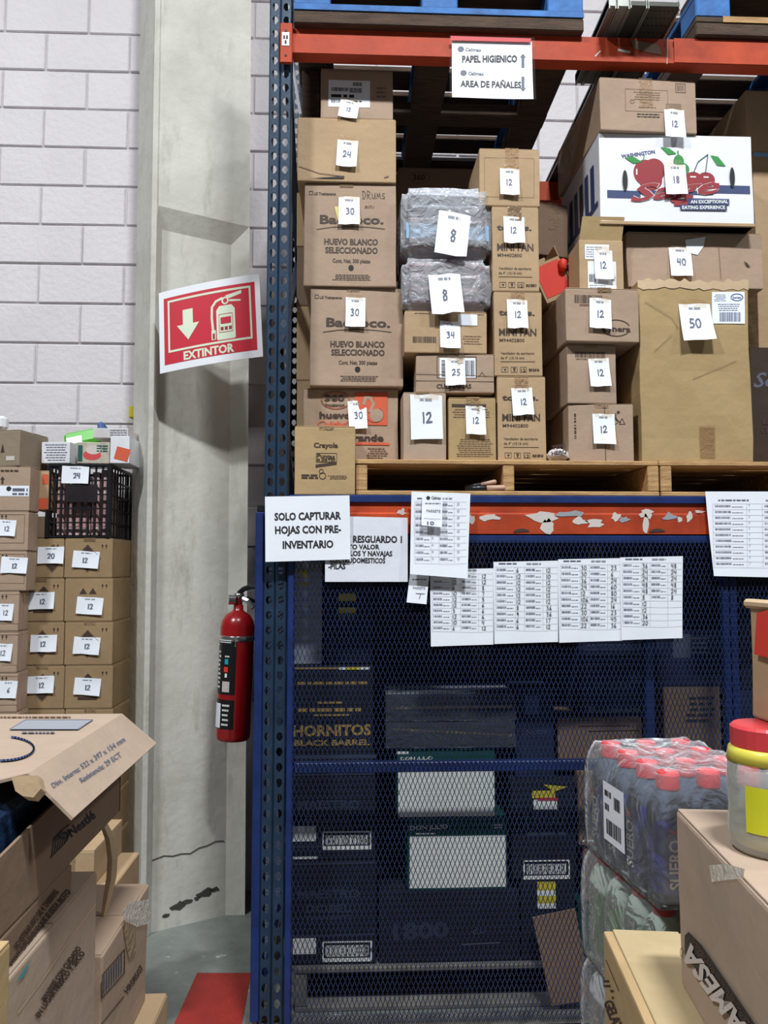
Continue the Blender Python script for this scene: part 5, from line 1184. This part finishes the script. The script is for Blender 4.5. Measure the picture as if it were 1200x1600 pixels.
# ================================================================== foreground goods, left
random.seed(13)
def sidebox(label, xr, far, near, zt, zb, m, inkside=None, xl=-1.1, name='cardboard_box', amp=.003, seam=True, flaps=True, rz=0.0):
    """carton whose right-hand side faces the aisle; xr = plane of that side"""
    SEED[0] += 1
    W, Dp, H = xr - xl, far - near, zt - zb
    r = thing(name, label, 'box', ((xr + xl) / 2, near, zb), rz)
    dis = crumple(SEED[0], amp)
    me = carton_body(W, Dp, H - (.0046 if flaps else 0), dis, .004, 7); me.materials.append(m); link('body', me, r, (0, Dp / 2, 0))
    if flaps:
        for s in (-1, 1): MB().box((0, Dp / 2 + s * Dp / 4, H - .003), (W * .99, Dp * .49, .003), ch=.001).build('flap', m, r)
    if inkside:
        inv = root_matrix(r).inverted()
        def sm(px, py, e=0.0):
            p = inv @ PX(px, py, xr); q = dis(Vector((p.x, p.y - Dp / 2, p.z))); return p + Vector((q.x + .0012 + e, q.y, q.z * .6))
        inkside.build(r, sm)
    return r
# open tray with a lifted lid flap
hF = P(191, 1115, 1.73); fF = P(245, 1161, 1.73); XR = hF.x; ZTOP = hF.z
fN = PX(115, 1268, fF.x)
Yn = 1.24
zbN = PX(188, 1266, XR - .0).z
tray = thing('lidded_tray', 'open kraft tray box with printed lid flap at the left foreground', 'box', (XR - .25, 1.08, zbN))
T = lambda p: Vector(p) - tray.location
side = [(XR, 1.09, zbN), (XR, 1.73, zbN), (XR, 1.73, ZTOP - .045), (XR, 1.40, ZTOP - .075), (XR, 1.09, ZTOP - .10)]
MB().add([T(p) for p in side] + [T(p) - Vector((.005, 0, 0)) for p in side], [tuple(range(5)), tuple(range(9, 4, -1))] + [(i, i + 5, (i + 1) % 5 + 5, (i + 1) % 5) for i in range(5)]).build('side_wall', K5, tray)
MB().span(T((XR - .6, 1.09, zbN)), T((XR - .005, 1.73, zbN + .005))).build('base', K5, tray)
MB().span(T((XR - .6, 1.725, zbN)), T((XR, 1.73, ZTOP - .004))).build('end_wall', K4, tray)
# lid: top panel and flap folded down over the side, near corner torn
tp_ = [(XR - .6, Yn - .1, ZTOP), (XR - .08, Yn - .1, ZTOP - .004), (XR - .03, Yn - .03, ZTOP - .002), (XR, Yn, ZTOP), (XR, 1.73, ZTOP), (XR - .6, 1.73, ZTOP)]
MB().add([T(p) for p in tp_] + [T(p) - Vector((0, 0, .005)) for p in tp_], [tuple(range(6)), tuple(range(11, 5, -1))] + [(i, i + 6, (i + 1) % 6 + 6, (i + 1) % 6) for i in range(6)]).build('lid', K4, tray)
fl_ = [(XR, Yn, ZTOP), (XR, 1.73, ZTOP), tuple(fF), (fF.x, fN.y, fF.z)]
nv = (Vector(fl_[1]) - Vector(fl_[0])).cross(Vector(fl_[3]) - Vector(fl_[0])).normalized()
if nv.z < 0: nv = -nv
MB().add([T(p) for p in fl_] + [T(p) - nv * .005 for p in fl_], [(0, 1, 2, 3), (7, 6, 5, 4), (0, 4, 5, 1), (1, 5, 6, 2), (2, 6, 7, 3), (3, 7, 4, 0)]).build('lid_flap', K4, tray)
i = Ink(); i.text('slate', 'Dim. Interna: 522 x 397 x 154 mm', 83, 1232, 196, 1158, 8, .01); i.text('slate', 'Resistencia: 29 ECT', 127, 1224, 190, 1182, 8, .012)
i.build(tray, world_plane_mapper(tray, fl_[0], nv, .0012))
i = Ink(); i.ell('navy', 0, 1170, 53, 19, 3, -70, 90); i.poly('grey', [(15, 1141), (36, 1126), (145, 1126), (123, 1141)]); i.frame('slate', 15, 1141, 15.1, 1141.1, .5); i.line('slate', [(15, 1141), (40, 1126), (145, 1126), (121, 1141), (15, 1141)], .8); i.poly('navy', [(80, 1132), (86, 1127), (98, 1127), (92, 1132)]); i.micro('slate', 34, 1144, 85, 1147, 1, .8); i.micro('faint', 0, 1120, 110, 1123, 1, .7)
i.build(tray, world_plane_mapper(tray, (0, 0, ZTOP), (0, 0, 1), .0012))
i = Ink(); i.text('black', 'Nestlé', 111, 1308, 150, 1276, 13, .012, .15)
for k in range(7): a = 80 + k * 4; i.line('black', [(a, 1338 - k * 4), (a + 3, 1316 - k * 2), (a + 8, 1306 - k * 2)], 1.3)
i.line('black', [(78, 1340), (100, 1318), (108, 1300)], 1.5); i.line('black', [(82, 1312), (95, 1298), (108, 1288)], 1.5); i.ell('black', 98, 1305, 7, 5, 1.2)
i.build(tray, world_plane_mapper(tray, (XR, 0, 0), (1, 0, 0), .0012))
tn = MB()
pts = [P(x, y, 1.20) for x, y in ((18, 1215), (34, 1212), (60, 1212), (64, 1232), (52, 1246), (36, 1244), (24, 1236))]
tn.add([T(p) for p in pts] + [T(p) + Vector((0, .02, -.012)) for p in pts], [tuple(range(7)), tuple(range(13, 6, -1))] + [(i, i + 7, (i + 1) % 7 + 7, (i + 1) % 7) for i in range(7)]); tn.build('torn_corner', KEDGE, tray)
MB().span((XR - .42, 1.13, zbN + .006), (XR - .03, 1.66, ZTOP - .05), .01).build('blue_bag', mat('blue_pack', srgb(40, 62, 96), .3, var=.4, scale=14, bump=.4)); ob_ = bpy.context.scene.objects['blue_bag']; tag(ob_, 'dark blue packets lying inside the open tray', 'packet')
# text carton directly below the tray
xt = PX(113, 1290, XR + .0).x
yT = PX(113, 1340, XR).y
i = Ink(); i.text('brown', 'NO ESTIBAR MAS DE 4 TARIMAS', 26, 1484, 92, 1394, 8.5, .02); i.text('brown', 'AGOTE ESTE EMBARQUE SI ESTA ROTO', 18, 1512, 110, 1393, 8.5, .02)
zt2 = zbN - .001; zb2 = PX(113, 1396, XR).z
sidebox('brown carton with two printed lines under the open tray', XR, yT, 1.07, zt2, zb2, K5, i)
# creased carton under it
XB = P(152, 1398, 1.56).x; ZB = zb2 - .0006
i = Ink(); i.line(KEDGE, [(26, 1582), (60, 1537), (100, 1478), (150, 1412)], 1.6); i.text('brown', 'MANEJESE CON CUIDADO', 68, 1566, 126, 1482, 8, .02); i.text('brown', 'EN LUGAR FRESCO Y SECO', 58, 1592, 132, 1490, 8, .02); i.poly('teal', [(24, 1532), (46, 1498), (34, 1524), (25, 1532)])
sidebox('brown carton with a perforated line and printed warnings, lower left', XB, 1.56, 1.12, ZB, .45, K4, i)
sidebox('plain brown carton on the floor under the perforated carton', XB, 1.56, 1.12, .4494, 0, K4, flaps=False)
# taller carton behind with taped corner
XC = P(232, 1379, 1.92).x; ZC = P(232, 1379, 1.92).z; 
i = Ink(); i.frame('brown', 158, 1530, 158.2, 1530.2, .4); i.line('brown', [(158, 1524), (194, 1483), (194, 1520), (158, 1560), (158, 1524)], 1.4)
for k in range(8): a = 161 + k * 4; i.line('slate', [(a, 1524 - k * 4.6), (a, 1553 - k * 4.6)], 1.8)
i.text('brown', 'HR08507', 200, 1552, 226, 1512, 8, .01); i.line('brown', [(158, 1600), (194, 1556)], 1.4)
zD = P(262, 1550, 1.95).z
c_ = sidebox('kraft carton with taped corner and barcodes beside the bare floor', XC, 1.92, 1.58, ZC, zD + .0006, K1, i, xl=-.98)
tq = MB(); t0 = PX(193, 1432, XC + .003)
pts = [PX(x, y, XC + .004) for x, y in ((190, 1424), (204, 1410), (232, 1405), (236, 1442), (214, 1448), (196, 1440))]
tq.add([p - c_.location for p in pts], [tuple(range(6))]); tq.build('corner_tape', TAPE, c_)
stp = MB(); pts = [PX(x, y, XC + .003) for x, y in ((192, 1440), (212, 1425), (212, 1490), (202, 1498), (196, 1470))]; stp.add([p - c_.location for p in pts], [tuple(range(5))]); stp.build('brown_tape', BTAPE, c_)
XD = P(262, 1550, 1.95).x
sidebox('low kraft carton on the floor under the taped carton', XD, 1.95, 1.60, zD, 0, K2, xl=-.98, flaps=True)
# tan carton at the extreme left foreground
xe = P(19, 1466, 1.05); 
sidebox('tan carton at the lower left corner, closest to the camera', xe.x, 1.05, .6, xe.z, xe.z - .5, K3, xl=-.95)
sidebox('tan carton on the floor under the lower left corner carton', xe.x, 1.05, .6, xe.z - .5006, 0, K3, xl=-.95, flaps=False)
# tan carton glimpsed between the stacks
ya = 2.3
carton('small tan carton with a red arrow glimpsed behind the tray', (117, 1328, 147, 1386), 2.55, .3, K2, tape=None, ink=Ink().poly('orange', [(138, 1384), (143, 1360), (145, 1384)]), z0=P(130, 1386, 2.55).z, amp=.001)
carton('plain carton supporting the small tan carton behind the tray', (100, 1387, 176, 1560), 2.55, .3, K2, tape=None, z0=0, amp=.001, flaps=False) if False else None
b_ = P(130, 1386, 2.55).z
MB().box((0, .15, b_ / 2 - .0005), (.17, .3, b_ - .001), ch=.004).build('cardboard_box', K2, None, False, (P(135, 1386, 2.55).x, 2.55, 0)); tag(bpy.context.scene.objects[-1] if False else [o for o in COL.objects if o.name.startswith('cardboard_box') and 'label' not in o][-1], 'plain tan carton on the floor behind the taped corner carton', 'box')
o = MB().tube([P(x, y, 1.75) - tray.location for x, y in ((163, 1290), (172, 1310), (176, 1340), (174, 1370), (168, 1400), (162, 1430))], [.008, .011, .012, .012, .010, .006], 6).build('hanging_strip', KEDGE, tray)
# ================================================================== foreground goods, right
random.seed(17)
BOT = MB().lathe([(.026, 0), (.033, .004), (.0345, .02), (.0335, .05), (.0345, .08), (.0345, .12), (.033, .145), (.026, .165), (.016, .178), (.0145, .185)], 20, sq=.35)
def bottle_mats(col, lcol):
    return clear_mat('bottle_' + col, srgb(*dict(grey=(84, 94, 112), green=(206, 222, 212), pale=(206, 212, 216))[col]), .72, .08, .1, 10), mat('label_' + lcol, srgb(*dict(blue=(58, 66, 150), green=(180, 222, 182), pale=(210, 214, 220))[lcol]), .3, var=.08)
CAPM = mat('bottle_cap_red', srgb(206, 60, 66), .4, var=.04)
me_cap = MB().lathe([(.0185, .178), (.0190, .181), (.0190, .201), (.0172, .205)], 18).mesh('cap', CAPM, False)
def pack(label, loc, rz, nx, ny, col, lcol, lab_txt, px=.0725):
    r = thing('bottle_pack', label, 'bottle pack', loc, rz); r.scale = (SCL, SCL, SCL)
    bm_, lm = bottle_mats(col, lcol); mb_ = BOT.mesh('bottle', bm_, True)
    q = MB(); n = 16
    vs = []
    for z in (.03, .115):
        for k in range(n + 1):
            a = math.radians(-190 + 150 * k / n); s_ = 1 + .35 * (1 / max(abs(math.cos(a)), abs(math.sin(a))) - 1); vs.append((.0352 * s_ * math.cos(a), .0352 * s_ * math.sin(a), z + (.022 * math.sin(math.pi * k / n) if z > .1 else -.012 * math.sin(math.pi * k / n))))
    ml = q.add(vs, [(k, k + 1, n + 2 + k, n + 1 + k) for k in range(n)]).mesh('label', lm, True)
    ti = Ink(); ti.text('white', lab_txt[:-1], 0, 0, .078, 0, .017, .014); ti.text('red' if col == 'grey' else 'white', lab_txt[-1], .081, 0, .097, 0, .017, .012)
    ti.micro('white', .01, .005, .06, .008, 1, .8)
    tms = []
    for c, (v, f) in ti.c.items():
        m2 = bpy.data.meshes.new('lettering')
        def mp(x, y, a0=-90):
            a = math.radians(a0) + (y + .008) / .036; s_ = 1 + .35 * (1 / max(abs(math.cos(a)), abs(math.sin(a))) - 1); return (.0366 * s_ * math.cos(a), .0366 * s_ * math.sin(a), .028 + x)
        m2.from_pydata([mp(x, y, -105) for x, y in v], [], f); m2.materials.append(INK[c]); tms.append(m2)
    for i in range(nx):
        for j in range(ny):
            b = link('bottle', mb_, r, ((i - (nx - 1) / 2) * px, (j + .5) * px, .001), (0, 0, 0))
            link('cap', me_cap, b); link('label', ml, b)
            if j == 0 or i == 0:
                for t_ in tms: link('lettering', t_, b, None, (0, 0, 0 if j == 0 else -1.2))
    W, Dp = nx * px + .006, ny * px + .006; bm = bmesh.new(); bmesh.ops.create_cube(bm, size=1)
    for v in bm.verts: v.co = Vector((v.co.x * W, v.co.y * Dp + ny * px / 2, (v.co.z + .5) * .208))
    bmesh.ops.subdivide_edges(bm, edges=bm.edges[:], cuts=15, use_grid_fill=True)
    for v in bm.verts:
        c0 = Vector((0, ny * px / 2, 0)); d = v.co - c0
        if v.co.z > .14:
            t = (v.co.z - .14) / .068; s_ = 1 - .13 * t * t; v.co.x = c0.x + d.x * s_; v.co.y = c0.y + d.y * s_
        if v.co.z > .2: v.co.z += .004 * math.cos(d.x / px * 2 * math.pi + (math.pi if nx % 2 == 0 else 0)) * math.cos((v.co.y / px - .5) * 2 * math.pi) - .002
        q_ = noise.noise_vector(v.co * 22) * .0022; v.co += Vector((q_.x, q_.y, 0 if v.co.z < .01 else q_.z))
    me = bpy.data.meshes.new('shrink_wrap'); bm.to_mesh(me); bm.free(); me.materials.append(WRAP)
    for p_ in me.polygons: p_.use_smooth = True
    link('shrink_wrap', me, r)
    return r
SCL = 1.06
pn = P(1045, 1203, 1.37); zt_ = pn.z
pr_ = math.radians(6)
base = Vector((pn.x + .0765 * 1.0, 1.335, zt_ - .207 * SCL))

pk = pack('shrink wrapped pack of dark bottles with blue labels and red caps', base, pr_, 3, 4, 'grey', 'blue', 'SUEROX')
MB().add([pk_ for pk_ in [Vector((-.114, .115, .045)), Vector((-.114, .20, .045)), Vector((-.114, .20, .15)), Vector((-.114, .115, .15))]], [(0, 1, 2, 3)]).build('barcode_sticker', PAPER, pk)
bi = Ink()
for (u0, v0, u1, v1) in ((.122, .125, .15, .136), (.122, .10, .14, .112), (.16, .11, .185, .132), (.128, .058, .188, .085)): bi.bars('black', u0, v0, u1, v1, .0016)
bi.build(pk, lambda a, b, e=0: Vector((-.1148 - e, .315 - a, b)), 'barcode_print')
pack('shrink wrapped pack of pale green bottles under the dark bottles', base + Vector((-.005, .02, -.2085 * SCL)), pr_, 3, 4, 'green', 'green', 'SUEROX')
pack('shrink wrapped pack of clear bottles, lowest of the three packs', base + Vector((-.008, .03, -.417 * SCL)), pr_, 3, 4, 'pale', 'pale', 'SUEROX')
MB().box((0, 0, (base.z - .4175 * SCL) / 2), (.26, .32, base.z - .418 * SCL), ch=.005).build('support_carton', K5, None, False, (base.x - .02, 1.54, 0)); tag(bpy.context.scene.objects['support_carton'], 'plain brown carton carrying the bottle packs', 'box')
# tan carton in front of the packs
RT = math.radians(-7)
g0 = P(943, 1449, 1.30); GD, GW = .52, .47; gz = g0.z
gb = thing('cardboard_box', 'tan carton with pale inner flap in front of the bottle packs', 'box', (g0.x, g0.y, 0), RT)
me = carton_body(GW, GD, gz - .004, crumple(91, .002), .004, 6); me.materials.append(K3); link('body', me, gb, (GW / 2, -GD / 2, 0))
MB().box((.058 + .008, -GD / 2, gz - .002), (.105, GD * .98, .004), ch=.001).build('flap', mat('pale_flap', srgb(184, 162, 124), .7), gb); MB().box((.122 + .17, -GD / 2, gz - .0022), (.335, GD * .98, .0035), ch=.001).build('flap', K3, gb)
i = Ink(); i.line('brown', [(948, 1500), (968, 1548)], 1); i.micro('brown', 944, 1530, 960, 1545, 2, .4, 0, 1.4); i.text('brown', 'GELATO', 944, 1566, 966, 1622, 14, .03)
i.build(gb, world_plane_mapper(gb, (g0.x, g0.y, 0), Vector((-math.cos(RT), -math.sin(RT), 0)), .0015))
# kraft carton with black banner
rzB = math.radians(-7)
fz = gz + .0016
bd = 1.13
for _ in range(20): bd += (P(1051, 1537, bd).z - fz) * .8
f0 = P(1056, 1266, bd)
BW, BD, BHh = .40, .46, f0.z - fz
bb = thing('cardboard_box', 'kraft carton with a black logo banner at the right foreground', 'box', (f0.x, f0.y, fz), rzB)
dis = crumple(77, .002)
me = carton_body(BW, BD, BHh, dis, .005, 7); me.materials.append(K4); link('body', me, bb, (BW / 2, -BD / 2, 0))
for s in (-1, 1): MB().box((BW / 2 + s * BW / 4, -BD / 2, BHh + .0016), (BW * .49, BD * .99, .003), ch=.001).build('flap', K4, bb)
nl = Vector((-math.cos(rzB), -math.sin(rzB), 0))
i = Ink(); i.poly('black', [(1072, 1462), (1078, 1456), (1100, 1478), (1176, 1590), (1200, 1628), (1200, 1668), (1160, 1612), (1072, 1490)])
i.text('brown', 'El número uno en México!', 1176, 1598, 1084, 1462, 11, .02)
i.ell('brown', 1068, 1488, 2.4, 7, .9)
i.build(bb, world_plane_mapper(bb, (f0.x, f0.y, 0), nl, .002))
i = Ink(); i.text('scuff', 'GAMESA', 1192, 1632, 1082, 1474, 22, .04)
i.build(bb, world_plane_mapper(bb, (f0.x, f0.y, 0), nl, .0034), 'banner_lettering')
tq = MB(); wm = world_plane_mapper(bb, (f0.x, f0.y, 0), nl, .003); tq.add([wm(x, y) for x, y in ((1112, 1352), (1140, 1350), (1168, 1358), (1166, 1372), (1116, 1378))], [(0, 1, 2, 3, 4)]); tq.build('loose_tape', TAPE, bb)
# jars on the banner carton
YEL = mat('jar_yellow', srgb(222, 208, 80), .35, var=.1); JAR = clear_mat('jar_clear', (.82, .84, .84), .35, .06, .15, 12)
def jar(label, px_, py_, Y, z):
    p = P(px_, py_, Y); r = thing('plastic_jar', label, 'jar', (p.x, Y, z), 0, 'jars with red lids on the banner carton'); r.scale = (.84, .84, .84)
    MB().lathe([(.050, 0), (.056, .006), (.058, .03), (.056, .06), (.058, .10), (.056, .125), (.046, .145), (.043, .15)], 24).build('jar_body', JAR, r, True)
    MB().lathe([(.046, .008), (.051, .012), (.051, .05), (.047, .056)], 24).build('jar_filling', YEL, r, True)
    MB().lathe([(.0575, .128), (.054, .146), (.0465, .152), (.044, .150)], 24).build('neck_band', YEL, r, True)
    MB().lathe([(.050, .148), (.051, .15), (.051, .176), (.047, .180)], 24).build('lid', CAPM, r)
    q = MB(); n = 12; q.add([(.0595 * math.sin(a), -.0595 * math.cos(a), z_) for z_ in (.035, .10) for a in [math.radians(-60 + 110 * k / n) for k in range(n + 1)]], [(k, k + 1, n + 2 + k, n + 1 + k) for k in range(n)]); q.build('label', mat('jar_label', srgb(206, 204, 40), .4), r, True)
    ii = Ink(); ii.text('black', 'MANGO', -.03, .06, .03, .06, .012, .02); ii.build(r, lambda a, b, e=0: Vector((.0605 * math.sin(a / .06), -.0605 * math.cos(a / .06), .13 - b)), 'lettering')
    return r
zj = fz + BHh + .004
jar('clear jar with red lid and yellow label at the right edge', 1204, 1300, .955, zj)
jar('clear jar with red lid half hidden behind the jar at the right edge', 1312, 1290, .955, zj)
# tall narrow carton with red print on the jars
jz = zj + .181 * .84
tY = 1.0; XT = P(1176, 1160, tY).x; TH = P(1181, 938, tY).z - jz
tb = thing('cardboard_box', 'kraft carton with a red print block standing on the jars at the right edge', 'box', (XT, tY, jz), math.radians(2))
me = carton_body(.26, .16, TH, crumple(55, .003), .004, 5); me.materials.append(K2); link('body', me, tb, (.13, -.08, 0))
i = Ink(); i.poly('hot', [(1187, 958), (1215, 950), (1215, 1030), (1183, 1022)]); i.build(tb, world_plane_mapper(tb, (XT, tY, 0), (-1, 0, 0), .004), 'red_print')
MB().box((.002, -.08, TH - .004), (.014, .17, .012), ch=.004).build('torn_edge', KEDGE, tb)
# scrap on the floor by the cage
o = MB().box((0, 0, .02), (.27, .3, .04), ch=.003).build('cardboard_tray', K1, None, False, (P(868, 1592, 2.5).x, 2.385, 0)); tag(o, 'flat kraft carton lying on the floor in front of the cage', 'box')
o = MB().add([Vector((.02 * math.cos(a) * random.uniform(.5, 1.4), .008 * math.sin(a), .002 + .004 * random.random())) for a in [k * .9 for k in range(7)]], [tuple(range(7))]).build('paper_scrap', PAPER, None, False, PZ(527, 1589, 0)); tag(o, 'scrap of white paper on the floor by the cage foot', 'scrap')
